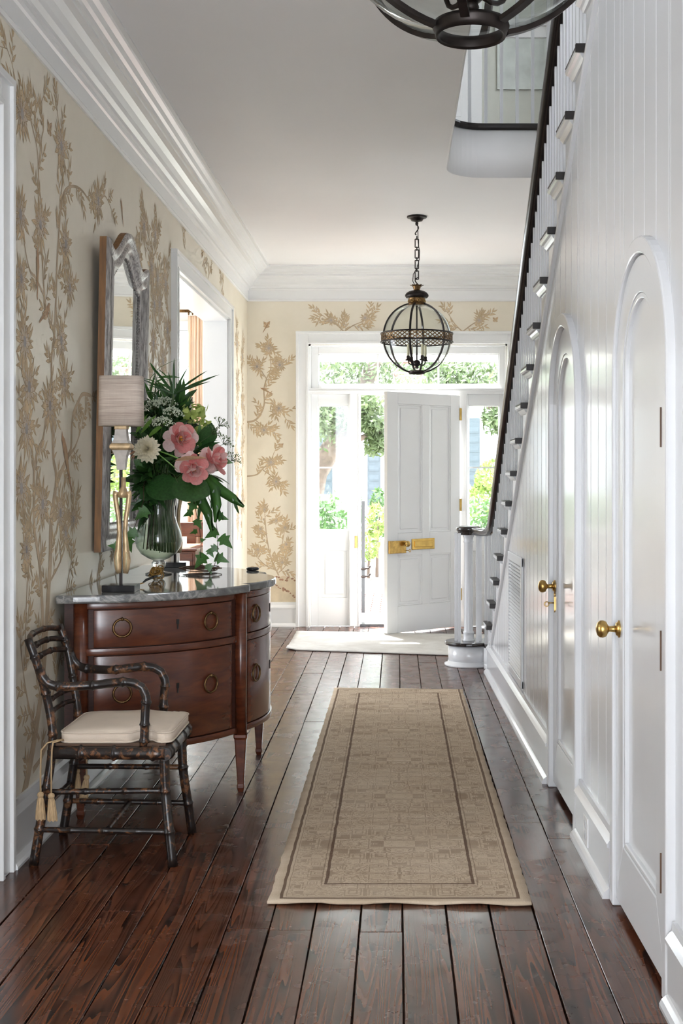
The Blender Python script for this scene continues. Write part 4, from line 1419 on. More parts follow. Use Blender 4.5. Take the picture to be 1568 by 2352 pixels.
def rug_mesh(corners, nx, ny, zf, th=.007):
    A, B, C, D = [Vector(c) for c in corners]      # NL NR FR FL
    b = MB()
    top, bot = [], []
    for j in range(ny + 1):
        v_ = j / ny
        for i in range(nx + 1):
            u = i / nx
            p_ = (A * (1 - u) + B * u) * (1 - v_) + (D * (1 - u) + C * u) * v_
            jx = R.uniform(-.0028, .0028) if i in (0, nx) else 0
            jy = R.uniform(-.003, .003) if j in (0, ny) else 0
            z = zf(u, v_)
            top.append((p_.x + jx, p_.y + jy, z + th)); bot.append((p_.x + jx, p_.y + jy, max(.0015, z)))
    n = len(top)
    fs = []
    W2 = nx + 1
    for j in range(ny):
        for i in range(nx):
            a = j * W2 + i
            fs.append((a, a + 1, a + W2 + 1, a + W2)); fs.append((n + a, n + a + W2, n + a + W2 + 1, n + a + 1))
    ring = list(range(W2)) + [j * W2 + nx for j in range(1, ny + 1)] + [ny * W2 + i for i in range(nx - 1, -1, -1)] + [j * W2 for j in range(ny - 1, 0, -1)]
    for a, c in zip(ring, ring[1:] + ring[:1]): fs.append((a, n + a, n + c, c))
    b.add(top + bot, fs, True)
    return b
def zr(u, v_):
    y = 3.95 + v_ * 3.95
    return .003 + .0022 * max(0, sin(y * 9.0)) * (1 if y > 5.8 else .3) + (.006 * sin(pi * u * 3.2) ** 2 if v_ < .004 else 0)
b = rug_mesh([(-.420, 3.955, 0), (.437, 3.940, 0), (.4215, 7.885, 0), (-.409, 7.945, 0)], 30, 120, zr)
build(b, 'runner_rug', M['runner'], None, 'long faded tan runner rug with brown border lines', 'rug')
m, nt, p = newmat('pale_entry_rug')
v = coords(nt)
c1 = ramp_n(nt, noise(nt, v, 5, 5, .65, .6), [(.3, (.50, .47, .43)), (.7, (.66, .64, .60))])
c2 = mix_n(nt, math_n(nt, 'MULTIPLY', noise(nt, coords(nt, (220, 40, 1)), 1, 2), .25), c1, (.40, .36, .32))
nt.links.new(c2, p.inputs['Base Color']); p.inputs['Roughness'].default_value = .95
M['entry_rug'] = m
def ze(u, v_): return .003 + (.016 * math.exp(-((u) / .03) ** 2) * math.exp(-(v_ / .15) ** 2))
b = rug_mesh([(-.885, 9.72, 0), (.36, 9.43, 0), (.42, 10.68, 0), (-.895, 10.86, 0)], 40, 30, ze, .008)
b2 = rug_mesh([(-.885, 9.72, 0), (.78, 9.335, 0), (.84, 10.60, 0), (-.895, 10.86, 0)], 40, 30, ze, .008)
build(b2, 'entry_rug', M['entry_rug'], None, 'pale washed out rug just inside the front door', 'rug')
# =================================================================== LAMPS ON THE COMMODE
def lamp(x, y, lab):
    ro = thing('table_lamp', (x, y, MT), lab, 'lamp', 'pair of gilt fragment lamps')
    X = lambda a, c, z: (x + a, y + c, MT + z)
    build(MB(X).box(-.068, .068, -.055, .055, .0005, .028), 'base', M['acrylic'], ro, bevel=.002, label='glossy black base block')
    b = MB(X); b.box(-.006, .006, -.006, .006, .028, .60); build(b, 'rod', M['iron'], ro)
    def prong(s, nm):
        b = MB(X)
        pts, rr = [], []
        for z, dx, r_ in ((.075, .010, .010), (.095, .013, .014), (.13, .015, .017), (.18, .012, .013), (.24, .008, .0095), (.30, .011, .0095), (.36, .020, .0105), (.40, .025, .0115), (.415, .020, .014)):
            pts.append((.008 + s * dx + (.004 if s > 0 else -.004), -.012, z)); rr.append(r_)
        b.tube(pts, rr, 12)
        o = build(b, nm, M['gilt'], ro, label='gilt forked carving')
        b = MB(X); b.tube([(.008 + s * .018, -.0225, .085), (.008 + s * .020, -.027, .115), (.008 + s * .021, -.027, .145), (.008 + s * .018, -.021, .172)], [.002, .008, .008, .002], 10, flat=.5)
        build(b, 'cut_face', M['gilt_light'], o)
    prong(-1, 'fork_prong'); prong(1, 'fork_prong')
    b = MB(X); b.tube([(.010, -.010, .39), (.012, -.010, .415), (.013, -.010, .435), (.013, -.010, .475)], [.034, .031, .016, .0155], 12, flat=.6); build(b, 'fork_neck', M['gilt'], ro)
    # square chalk white capital with gilt collar
    b = MB(X)
    def sq(h_, z, dx=.003): return [(dx + a * h_, c * h_, z) for a, c in ((-1, -1), (1, -1), (1, 1), (-1, 1))]
    b.loft([sq(.017, .505), sq(.019, .530), sq(.023, .560), sq(.030, .580), sq(.034, .588)], True, True, False); build(b, 'lower_carving', M['chalk'], ro, bevel=.002)
    b = MB(X); b.loft([sq(.034, .588), sq(.043, .594), sq(.043, .608), sq(.036, .616)], True, True, False); build(b, 'gilt_collar', M['gilt'], ro, bevel=.004)
    b = MB(X); b.loft([sq(.036, .616), sq(.029, .628), sq(.025, .650), sq(.023, .676)], True, True, False); build(b, 'upper_carving', M['chalk'], ro, bevel=.002)
    b = MB(X); b.loft([sq(.026, .674), sq(.026, .692)], True, True, False); build(b, 'gilt_cap', M['gilt'], ro, bevel=.003)
    # softly tapered oval linen shade
    b = MB(X)
    n = 44
    def oval(rx, ry, z):
        ring = []
        for j in range(n):
            a = 2 * pi * j / n
            c, s = cos(a), sin(a)
            e = 2 / 3.6
            ring.append((.002 + rx * abs(c) ** e * (1 if c > 0 else -1), ry * abs(s) ** e * (1 if s > 0 else -1), z))
        return ring
    b.loft([oval(.083, .055, .690), oval(.0905, .066, .688), oval(.0895, .064, .790), oval(.0885, .062, .895), oval(.082, .055, .893)], False, True, True)
    sh = build(b, 'shade', M['linen'], ro, label='natural linen shade')
    b = MB(X); b.tube([(-.088, 0, .885), (.09, 0, .885)], .002, 5); b.tube([(0, -.06, .885), (0, .06, .885)], .002, 5); b.tube([(.002, 0, .69), (.002, 0, .885)], .003, 6)
    build(b, 'shade_carrier', M['brass'], sh)
    return ro
lampA = lamp(-1.152, 5.085, 'gilt fragment lamp with linen shade, nearer the bamboo chair')
lampB = lamp(-1.170, 6.42, 'gilt fragment lamp with linen shade, behind the flower vase')
# lamp cord with inline switch, running off the near lamp
b = MB(); z = MT + .004
b.tube([(-1.19, 5.1435, z + .006), (-1.225, 5.20, z + .012), (-1.19, 5.25, z + .006), (-1.13, 5.27, z + .004), (-1.10, 5.30, z + .012)], .003, 6)
cd = build(b, 'lamp_cord', M['cord_tan'], None, 'tan lamp cord with a dark inline switch on the marble', 'cord')
b = MB(); b.tube([(-1.105, 5.295, z + .012), (-1.092, 5.32, z + .024), (-1.065, 5.37, z + .034), (-1.05, 5.40, z + .036)], [.004, .009, .009, .004], 8, flat=.6); build(b, 'inline_switch', M['acrylic'], cd)
# little gilded twig bundle
rr = random.Random(3)
tw = thing('twig_bundle', (-1.110, 5.62, MT), 'small gilded bundle of curled twigs beside the vase', 'ornament')
for k in range(16):
    c = Vector((-1.110 + rr.uniform(-.018, .018), 5.62 + rr.uniform(-.02, .02), MT + .028 + rr.uniform(-.010, .022)))
    u = Vector((rr.uniform(-1, 1), rr.uniform(-1, 1), rr.uniform(-1, 1))).normalized(); w = u.orthogonal().normalized()
    b = MB(); q = rr.uniform(.014, .022); b.torus(c, q, .0028, u, w, 16, 5)
    for i, v_ in enumerate(b.v):
        if v_.z < MT + .001: b.v[i].z = MT + .001
    build(b, 'curl', M['twig'], tw)
# coiled brown cord at the far end
b = MB()
pts = []
for k in range(120):
    a = k * .42
    q = .055 + .030 * sin(k * .23)
    pts.append((-.985 + q * 1.2 * cos(a) + .02 * sin(k * .11), 6.10 + q * sin(a) * 1.3, MT + .006 + .010 * (.5 + .5 * sin(k * .37)) + .00012 * k))
b.tube(pts, .0026, 5)
build(b, 'coiled_cord', M['cord_brown'], None, 'loosely coiled brown cord on the far end of the marble', 'cord')
# small dark dish at far edge
b = MB(); b.lathe([(.004, MT), (.030, MT + .001), (.033, MT + .010), (.026, MT + .016), (.010, MT + .013)], (-.735, 6.20, 0), 18)
build(b, 'trinket_dish', M['acrylic'], None, 'tiny dark dish at the far rim of the marble', 'dish')

# =================================================================== VASE
VX, VY = -1.165, 5.955
b = MB()
prof = [(.062, .0005), (.066, .004), (.060, .008), (.030, .014), (.020, .022), (.030, .034), (.036, .046), (.034, .058), (.026, .068), (.050, .078), (.085, .100), (.108, .135), (.114, .165), (.108, .205), (.092, .245), (.080, .285), (.078, .325), (.086, .365), (.094, .388)]
rings = [[(VX + q * cos(2 * pi * j / 40), VY + q * sin(2 * pi * j / 40), MT + z) for j in range(40)] for q, z in prof[8:]]
b.loft(rings, False, True, True)
vase = build(b, 'vase', M['vase'], None, 'clear glass footed urn vase full of stems', 'vase')
b = MB(); b.lathe([(q, MT + z) for q, z in prof[:9]], (VX, VY, 0), 40)
build(b, 'foot', M['solid_glass'], vase, label='solid glass knop and foot')
b = MB()
b.loft([[(VX + (q - .005) * cos(2 * pi * j / 32), VY + (q - .005) * sin(2 * pi * j / 32), MT + z) for j in range(32)] for q, z in prof[9:15]], True, True, True)
build(b, 'water', glass('vase_water', (.86, .91, .85), .6), vase)

# =================================================================== FLOWERS AND FOLIAGE
M['leaf_dark'] = plain('dark_glossy_leaf', (.030, .090, .022), .35, var=.35, vscale=14, trans=.12)
M['leaf_mid'] = plain('mid_green_leaf', (.060, .170, .032), .38, var=.3, vscale=14, trans=.2)
M['leaf_light'] = plain('fresh_green_leaf', (.14, .30, .040), .4, var=.25, vscale=14, trans=.25)
M['leaf_lime'] = plain('lime_bract', (.52, .62, .18), .5, var=.2, vscale=20, trans=.3)
M['stem'] = plain('green_stem', (.060, .10, .030), .45, var=.3, vscale=30)
M['stem_brown'] = plain('brown_stem', (.07, .035, .022), .5, var=.3, vscale=30)
M['peony'] = plain('coral_pink_petal', (.92, .40, .38), .5, var=.18, vscale=9, trans=.35)
M['peony_pale'] = plain('faded_pink_petal', (.92, .66, .62), .5, var=.15, vscale=9, trans=.35)
M['dahlia'] = plain('creamy_white_petal', (.88, .82, .64), .5, var=.10, vscale=9, trans=.2)
M['stamen'] = plain('orange_stamen', (.70, .32, .05), .6, var=.3)
M['lace'] = plain('white_lace_floret', (.62, .68, .52), .6, var=.15)
M['lace_dark'] = plain('green_umbel_seed', (.13, .18, .08), .6, var=.3)
M['withered'] = plain('withered_tan_leaf', (.36, .20, .11), .6, var=.25)

def leaf_mesh(name, outline, mat, fold=.15, curl=.25):
    """outline: half widths along the length (t, w); leaf along +x, unit length, up = +z"""
    b = MB(); b.sm = True
    vs, fs = [], []
    for t, w in outline:
        z = -curl * t * t
        vs += [(t, -w, z + fold * w), (t, 0, z), (t, w, z + fold * w)]
    for i in range(len(outline) - 1):
        a = 3 * i
        fs += [(a, a + 3, a + 4, a + 1), (a + 1, a + 4, a + 5, a + 2)]
    b.add(vs, fs)
    return mesh_from(b, name, mat, Vector((0, 0, 0)))
LANCE = [(0, .005), (.12, .055), (.35, .10), (.6, .085), (.82, .045), (1, .002)]
BLADE = [(0, .012), (.2, .028), (.5, .030), (.8, .018), (1, .001)]
OVAL = [(0, .02), (.08, .16), (.25, .29), (.5, .33), (.75, .24), (.92, .10), (1, .005)]
ROUND = [(-.10, .10), (-.06, .30), (.05, .42), (.25, .50), (.5, .49), (.72, .38), (.9, .20), (1, .02)]
IVY = [(-.08, .14), (-.02, .40), (.14, .28), (.30, .50), (.42, .24), (.70, .14), (1, .005)]
STAG = [(0, .05), (.15, .07), (.35, .085), (.55, .10), (.70, .075), (.85, .06), (1, .01)]
PETAL = [(0, .06), (.2, .24), (.5, .40), (.75, .42), (.92, .30), (1, .10)]
DPET = [(0, .06), (.3, .13), (.6, .17), (.85, .12), (1, .01)]
LM = {
    'lance_dark': leaf_mesh('lance_leaf_dark', LANCE, M['leaf_dark']), 'lance_mid': leaf_mesh('lance_leaf_mid', LANCE, M['leaf_mid']),
    'lance_light': leaf_mesh('lance_leaf_light', LANCE, M['leaf_light']),
    'blade_dark': leaf_mesh('blade_leaf_dark', BLADE, M['leaf_dark'], .3, .12), 'blade_light': leaf_mesh('blade_leaf_light', BLADE, M['leaf_light'], .3, .15),
    'oval': leaf_mesh('oval_leaf', OVAL, M['leaf_dark'], .12, .2), 'oval_mid': leaf_mesh('oval_leaf_mid', OVAL, M['leaf_mid'], .12, .2),
    'round': leaf_mesh('round_leaf', ROUND, M['leaf_dark'], -.12, .12), 'ivy': leaf_mesh('ivy_leaf', IVY, M['leaf_mid'], .1, .15),
    'stag': leaf_mesh('staghorn_leaf', STAG, M['leaf_dark'], .2, .35), 'lime': leaf_mesh('lime_bract_leaf', OVAL, M['leaf_lime'], .2, .2),
    'petal': leaf_mesh('peony_petal', PETAL, M['peony'], .35, -.45), 'petal_mid': leaf_mesh('peony_petal_mid', PETAL, M['peony_pale'], .45, -.55), 'petal_pale': leaf_mesh('peony_petal_pale', PETAL, M['peony_pale'], .3, .1),
    'dpetal': leaf_mesh('dahlia_petal', DPET, M['dahlia'], .5, -.30), 'withered': leaf_mesh('withered_leaf', LANCE, M['withered'], .2, .3),
    'grass': leaf_mesh('grass_frond', [(0, .006), (.3, .012), (.7, .010), (1, .0005)], M['leaf_mid'], .3, .5),
}
rf = random.Random(21)
def frame(pos, d, up=(0, 0, 1), s=1.0, roll=0, ws=1.0):
    d = Vector(d).normalized(); u = Vector(up)
    if abs(d.dot(u.normalized())) > .97: u = Vector((0, -1, .2))
    y = u.cross(d).normalized(); z = d.cross(y)
    if roll:
        q = Matrix.Rotation(roll, 3, d); y = q @ y; z = q @ z
    return Matrix(((d.x * s, y.x * s * ws, z.x * s, pos[0]), (d.y * s, y.y * s * ws, z.y * s, pos[1]), (d.z * s, y.z * s * ws, z.z * s, pos[2]), (0, 0, 0, 1)))

# ---- arranging without passing through one another
import numpy as np
from mathutils.bvhtree import BVHTree
REG = {'lo': [], 'hi': [], 'tree': [], 'own': []}
_arr = [None, None, None, 0]
_mesh = {}
def mesh_np(me):
    if me.name not in _mesh:
        v = np.empty(3 * len(me.vertices)); me.vertices.foreach_get('co', v)
        _mesh[me.name] = (v.reshape(-1, 3), [tuple(p.vertices) for p in me.polygons])
    return _mesh[me.name]
def world_geo(me, Mx):
    v, f = mesh_np(me)
    a = np.array(Mx)
    return v @ a[:3, :3].T + a[:3, 3], f
def register(W, f, own):
    REG['lo'].append(W.min(0)); REG['hi'].append(W.max(0)); REG['own'].append(own)
    REG['tree'].append(BVHTree.FromPolygons(W.tolist(), f))
def hits(W, f, own, stop=1):
    if not REG['tree']: return 0
    if _arr[3] != len(REG['tree']):
        _arr[0], _arr[1], _arr[2], _arr[3] = np.array(REG['lo']), np.array(REG['hi']), np.array(REG['own']), len(REG['tree'])
    lo, hi = W.min(0), W.max(0)
    idx = np.nonzero((_arr[0] <= hi).all(1) & (_arr[1] >= lo).all(1) & (_arr[2] != own))[0]
    if not len(idx): return 0
    t = BVHTree.FromPolygons(W.tolist(), f)
    n = 0
    for i in idx:
        n += len(t.overlap(REG['tree'][i]))
        if n >= stop: return n
    return n
def reg_obj(o, own): register(*world_geo(o.data, o.matrix_basis), own)
def reg_tree(root, own):
    if root.type == 'MESH' and not root.name.startswith('water'): reg_obj(root, own)
    for ch in root.children: reg_tree(ch, own)
for k, r_ in enumerate((vase, lampA, lampB, mr, cm, cd, tw, wall_left)): reg_tree(r_, -1 - k)
_own = [0]
def bunch_thing(name, lab, cat, group=None):
    o = thing(name, (VX, VY, MT + .09), lab, cat, group)
    _own[0] += 1
    return o, _own[0]
DYS = (0, .02, -.02, .04, -.04, .06, -.06, .08, -.08, .10, -.10, .13, -.13, .16, -.16)
def settle(fn, own, cands=DYS):
    """build a flower head at the depth, nearer or farther, where it touches nothing else"""
    sd = own * 7 + 1
    best = None
    for c in cands:
        rf.seed(sd); objs = fn(c)
        n = sum(hits(*world_geo(o.data, o.matrix_basis), own, 40) for o in objs)
        if n == 0: break
        if best is None or n < best[0]: best = (n, c)
        for o in objs:
            me = o.data; WLOC.pop(o, None); _mesh.pop(me.name, None) if me.users <= 1 else None
            bpy.data.objects.remove(o)
            if me.users == 0: bpy.data.meshes.remove(me)
    else:
        rf.seed(sd); objs = fn(best[1])
    for o in objs: reg_obj(o, own)
    return objs
# ---- stems stand side by side in the vase, each in its own place
NS = 96
SLOT = {i: (2.399963 * i, sqrt((i + .5) / NS)) for i in range(NS)}
def slot_xy(i):
    a, s = SLOT[i]; return Vector((cos(a) * s, sin(a) * s, 0))
V0 = Vector((VX, VY, MT))
def stem(ro, own, tip, r0, mat='stem', r1=None):
    tip = Vector(tip); r1 = r1 or r0 * .6
    d = tip - V0; h = Vector((d.x, d.y, 0)); L = h.length
    want = h / max(L, 1e-6) * min(1, L / .20)
    order = sorted(SLOT, key=lambda i: (slot_xy(i) - want).length)[:22]
    best = None
    for k, i in enumerate(order):
        q = slot_xy(i)
        fz = .104 + .055 * ((i * .618) % 1); f = V0 + q * (.072 + .022 * min(1, (fz - .1) / .035)) + Vector((0, 0, fz)); nk = V0 + q * .066 + Vector((0, 0, .305)); m_ = V0 + q * .080 + Vector((0, 0, .392))
        for hf, side in ((.55, 0), (.3, 0), (.8, 0), (.55, .03), (.55, -.03), (.3, .05), (.3, -.05)):
            ctrl = m_ + Vector((0, 0, max(.04, (tip.z - m_.z) * hf))) + Vector((-want.y, want.x, 0)) * side
            if tip.z < m_.z + .06: ctrl = m_ + Vector((tip.x - m_.x, tip.y - m_.y, 0)) * .35 + Vector((-want.y, want.x, 0)) * side + Vector((0, 0, .06 + .14 * hf))
            P = [f, (f + nk) / 2, nk, m_]
            for j in range(1, 9):
                t = j / 8
                P.append(m_ * (1 - t) ** 2 + ctrl * 2 * t * (1 - t) + tip * t * t)
            b = MB(); b.tube(P, [r0 + (r1 - r0) * j / (len(P) - 1) for j in range(len(P))], 5)
            n = hits(np.array(b.v), b.f, own, 60)
            if best is None or n < best[0]: best = (n, i, P, b)
            if n == 0: break
        if best[0] == 0: break
    SLOT.pop(best[1])
    o = build(best[3], 'stem', M[mat], ro); reg_obj(o, own)
    return best[2]
PENDING = []
def later(ro, own, tip, r0, mat='stem', r1=None): PENDING.append((ro, own, Vector(tip), r0, mat, r1))

def peony(lab, px, py, yy_, face, r_, seed):
    ro, own = bunch_thing('peony', lab, 'flower', 'coral pink peonies')
    face = Vector(face).normalized(); u = face.orthogonal().normalized(); w = face.cross(u)
    last = {}
    def fn(dy):
        q = random.Random(seed); tip = AT(px, py, yy_ + dy); last['t'] = tip; out = []
        for ringi, (n, tilt, ln, key) in enumerate(((8, 92, 1.0, 'petal_pale'), (8, 70, 1.02, 'petal'), (7, 50, .92, 'petal_mid'), (6, 30, .74, 'petal'))):
            for k in range(n):
                a = 2 * pi * (k + .5 * (ringi % 2)) / n + q.uniform(-.25, .25)
                th = math.radians(tilt + q.uniform(-18, 18))
                rad = u * cos(a) + w * sin(a)
                out.append(put('petal', LM[key], ro, frame(tip + rad * (.012 if ringi == 3 else .004), face * cos(th) + rad * sin(th), face - rad * .4, r_ * ln * q.uniform(.78, 1.15), q.uniform(-.45, .45), q.uniform(.75, 1.05))))
        b = MB()
        for k in range(26):
            a = q.uniform(0, 2 * pi); d = face + (u * cos(a) + w * sin(a)) * q.uniform(0, .5)
            b.tube([tip, tip + d.normalized() * r_ * .50], [.0012, .0026], 4)
        out.append(build(b, 'stamens', M['stamen'], ro, kind='stuff'))
        return out
    settle(fn, own)
    later(ro, own, last['t'] - face * .01, .0035)
peony('coral peony beside the queen anne lace, highest of the three pink blooms', 412, 1008, 5.80, (.35, -.9, .15), .078, 1)
peony('coral peony resting over the big round leaf', 442, 1074, 5.72, (.3, -.9, -.15), .076, 2)
peony('coral peony at the outer side of the bouquet by the staghorn leaf', 490, 1056, 5.84, (.75, -.65, .10), .068, 3)
# dahlia
ro, own = bunch_thing('dahlia', 'creamy white dahlia next to the linen lampshade', 'flower')
face = Vector((.15, -.97, .12)).normalized(); u = face.orthogonal().normalized(); w = face.cross(u)
def dahlia_head(dy, ro=ro):
    tip = AT(338, 1033, 5.66 + dy); dahlia_head.t = tip; out = []
    for ringi in range(7):
        n = 16 if ringi < 4 else 12
        for k in range(n):
            a = 2 * pi * (k + .5 * (ringi % 2)) / n
            th = math.radians(100 - ringi * 14.5 + rf.uniform(-6, 6)); rad = u * cos(a) + w * sin(a)
            out.append(put('petal', LM['dpetal'], ro, frame(tip + face * .004 * ringi, face * cos(th) + rad * sin(th), face - rad * .2, (.064 - .0055 * ringi) * rf.uniform(.9, 1.08), 0)))
    for k in range(3):
        out.append(put('sepal', LM['withered'], ro, frame(tip - face * .02 + Vector((-.05, 0, 0)), Vector((-.3, -.4, -.8 + .3 * k)), face, .05, 0)))
    return out
settle(dahlia_head, own); later(ro, own, dahlia_head.t, .0035)
# papyrus
ro, own = bunch_thing('papyrus_stem', 'dark papyrus stem fanning narrow blades above the bouquet', 'foliage')
def papyrus_head(dy, ro=ro):
    tip = AT(399, 906, 5.86 + dy); papyrus_head.t = tip; out = []
    for px, py, dd in ((330, 868, .02), (350, 838, .06), (398, 824, .0), (428, 842, -.03), (466, 850, -.05), (494, 856, -.02), (472, 872, -.08), (340, 880, -.06), (440, 880, -.10), (385, 850, .10)):
        e = AT(px, py, 5.86 + dy + dd)
        out.append(put('leaf', LM['blade_dark'], ro, frame(tip, e - tip, (0, -1, .6), (e - tip).length * 1.04, 0, 1.15)))
    return out
settle(papyrus_head, own); later(ro, own, papyrus_head.t, .006, 'stem', .0055)
# lime hydrangea heads
for px, py, yy_, lab in ((445, 946, 5.95, 'lime green hydrangea head against the doorway curtain'), (466, 990, 6.02, 'lime green hydrangea head just above the pink peonies')):
    ro, own = bunch_thing('hydrangea', lab, 'flower')
    keep = {}
    def fn(dy, ro=ro, px=px, py=py, yy_=yy_, keep=keep):
        c = AT(px, py, yy_ + dy); keep['c'] = c; out = []
        for k in range(70):
            d = Vector((rf.gauss(0, 1), rf.gauss(0, 1), rf.gauss(0, 1))).normalized()
            out.append(put('bract', LM['lime'], ro, frame(c + d * .052 * rf.uniform(.6, 1.1), d.orthogonal() + Vector((rf.uniform(-1, 1), rf.uniform(-1, 1), rf.uniform(-1, 1))), d, .032 * rf.uniform(.8, 1.3))))
        return out
    settle(fn, own, DYS + (.2, .24, -.2)); later(ro, own, keep['c'] - Vector((0, 0, .035)), .003)
# big round leaves
for px, py, yy_, s, d, lab in ((352, 1105, 5.80, .155, (.75, -.35, -.35), 'big round dark green leaf folded over the vase rim on the lamp side'),
                               (408, 1108, 5.74, .165, (.85, -.2, -.25), 'big round dark green leaf spreading below the peonies')):
    ro, own = bunch_thing('round_leaf_stem', lab, 'foliage')
    keep = {}
    def fn(dy, ro=ro, px=px, py=py, yy_=yy_, s=s, d=d, keep=keep):
        c = AT(px, py, yy_ + dy); keep['c'] = c
        return [put('leaf', LM['round'], ro, frame(c, d, (0.1, -.8, .6), s, 0))]
    settle(fn, own); later(ro, own, keep['c'], .003)
# staghorn fronds
for pts_, lab in ((((478, 1095), (505, 1125), (535, 1145), (560, 1164)), 'staghorn fern frond reaching out towards the front wall'),
                  (((470, 1100), (492, 1125), (498, 1160), (494, 1200)), 'staghorn fern frond hanging straight down'),
                  (((440, 1120), (462, 1150), (478, 1180), (486, 1222)), 'staghorn fern frond drooping over the vase shoulder')):
    ro, own = bunch_thing('fern_frond', lab, 'foliage', 'staghorn fern fronds')
    keep = {}
    def fn(dy, ro=ro, pts_=pts_, keep=keep):
        P = [AT(px, py, 5.80 + dy - .02 * k) for k, (px, py) in enumerate(pts_)]; keep['c'] = P[0]
        b = MB(); n = len(P); rings = []
        for k in range(n):
            t = (P[min(k + 1, n - 1)] - P[max(k - 1, 0)]).normalized(); s = t.cross(Vector((0, -1, 0))).normalized()
            w = (.018, .026, .022, .006)[k]
            rings.append([tuple(P[k] - s * w), tuple(P[k] + Vector((0, .0035, 0))), tuple(P[k] + s * w), tuple(P[k] + Vector((0, .0055, 0)))])
        b.loft(rings, True, True, True)
        out = [build(b, 'frond_blade', M['leaf_mid'], ro)]
        for k, (q, L_) in enumerate(((1, .09), (2, .075))):
            out.append(put('lobe', LM['stag'], ro, frame(P[q], Vector((.35 if k else -.2, -.1, -1)), (0, -1, 0), L_)))
        return out
    settle(fn, own); later(ro, own, keep['c'], .003)
# withered leaf, strap leaves, grass blades
def blade(name, lab, group, a, e, yy_, key, up, k_, ws, r0, grow=0):
    ro, own = bunch_thing(name, lab, 'foliage', group)
    keep = {}
    def fn(dy):
        p0, p1 = AT(a[0], a[1], yy_ + dy), AT(e[0], e[1], yy_ + dy - .01); keep['c'] = p0
        return [put('leaf', LM[key], ro, frame(p0, p1 - p0, up, (p1 - p0).length * k_, 0, ws))]
    settle(fn, own, tuple(-abs(x) if i % 3 else x for i, x in enumerate(DYS))); later(ro, own, keep['c'], r0)
blade('withered_stem', 'withered tan leaf lying across the pink peonies', None, (402, 1058), (470, 1040), 5.66, 'withered', (0, -.8, .6), 1, .9, .002)
for a, e in (((324, 995), (351, 956)), ((339, 1005), (376, 969)), ((312, 995), (332, 956))):
    blade('strap_leaf', 'short bright green strap leaf just behind the lampshade', 'bright strap leaves', a, e, 5.72, 'lance_light', (0, -1, .3), 1.15, .9, .0025)
for a, e in (((362, 1042), (408, 1078)), ((362, 1035), (430, 1058))):
    blade('grass_blade', 'single thin bright grass blade crossing below the dahlia', 'thin grass blades', a, e, 5.68, 'blade_light', (0, -1, .4), 1, .8, .0018)
# umbels
def umbel(lab, px, py, yy_, rad, nray, nfl, fm, sm, group, up, fr_=.0035, dome=.55):
    ro, own = bunch_thing('lace_umbel', lab, 'flower', group)
    up = Vector(up).normalized(); u = up.orthogonal().normalized(); w = up.cross(u)
    keep = {}
    def fn(dy):
        tip = AT(px, py, yy_ + dy); base = tip - up * rad * .9; keep['c'] = base; out = []
        for k in range(nray):
            a = 2.4 * k; q = rad * sqrt((k + .5) / nray)
            e = tip + (u * cos(a) + w * sin(a)) * q - up * (dome * rad * (q / rad) ** 2)
            b = MB(); b.tube([base, base + (e - base) * .5 + up * rad * .08, e], .0009, 4)
            ry = build(b, 'ray', M[sm], ro); out.append(ry)
            b = MB()
            for j in range(nfl):
                c = e + Vector((rf.gauss(0, 1), rf.gauss(0, 1), rf.gauss(0, .6))) * rad * .11
                b.sphere(c, fr_ * rf.uniform(.6, 1.15), 5, 3)
            out.append(build(b, 'floret_cluster', M[fm], ry, kind='stuff'))
        return out[::-1]
    settle(fn, own); later(ro, own, keep['c'], .0022, sm)
for px, py, yy_, up in ((350, 922, 5.82, (-.2, -.4, 1)), (380, 914, 5.94, (.1, -.4, 1)), (398, 938, 5.80, (.25, -.4, 1)), (343, 962, 5.76, (-.25, -.4, 1)), (372, 960, 5.72, (.05, -.4, 1))):
    umbel('fine white lace flower head filling the top of the bouquet', px, py, yy_, .050, 20, 9, 'lace', 'stem', 'white lace umbels', up)
for px, py, yy_ in ((516, 966, 5.95), (500, 985, 5.85), (526, 1008, 5.88), (545, 1046, 5.92), (478, 972, 6.02)):
    umbel('airy dark green seed umbel arching out past the peonies', px, py, yy_, .045, 12, 4, 'lace_dark', 'stem', 'airy green umbels', (.7, -.2, .6), .0032)
# ivy trails
def ivy(lab, line_, leaves, y0, y1, s0=.045):
    ro, own = bunch_thing('ivy_trail', lab, 'foliage', 'trailing ivy')
    n = len(line_); keep = {}
    def fn(dy):
        P = [AT(px, py, y0 + dy + (y1 - y0) * k / (n - 1)) for k, (px, py) in enumerate(line_)]; keep['c'] = P[0]
        for p_ in P: p_.z = max(p_.z, MT + .006)
        b = MB(); b.tube(P, .0016, 5)
        out = [build(b, 'vine', M['stem_brown'], ro)]
        for (px, py, dx, dz, s) in leaves:
            c = AT(px, py, y0 + dy + (y1 - y0) * max(0, min(1, (py - line_[0][1]) / (line_[-1][1] - line_[0][1] + 1e-6))))
            m_ = frame(c - Vector((dx, 0, dz)).normalized() * s * s0 * .4, (dx, -.15, dz), (0, -1, .25), s * s0, rf.uniform(-.3, .3))
            W, f = world_geo(LM['ivy'], m_)
            low = W[:, 2].min()
            if low < MT + .004: m_ = Matrix.Translation((0, 0, MT + .004 - low)) @ m_
            out.append(put('leaf', LM['ivy'], ro, m_))
        return out
    settle(fn, own); later(ro, own, keep['c'], .002, 'stem_brown', .0016)
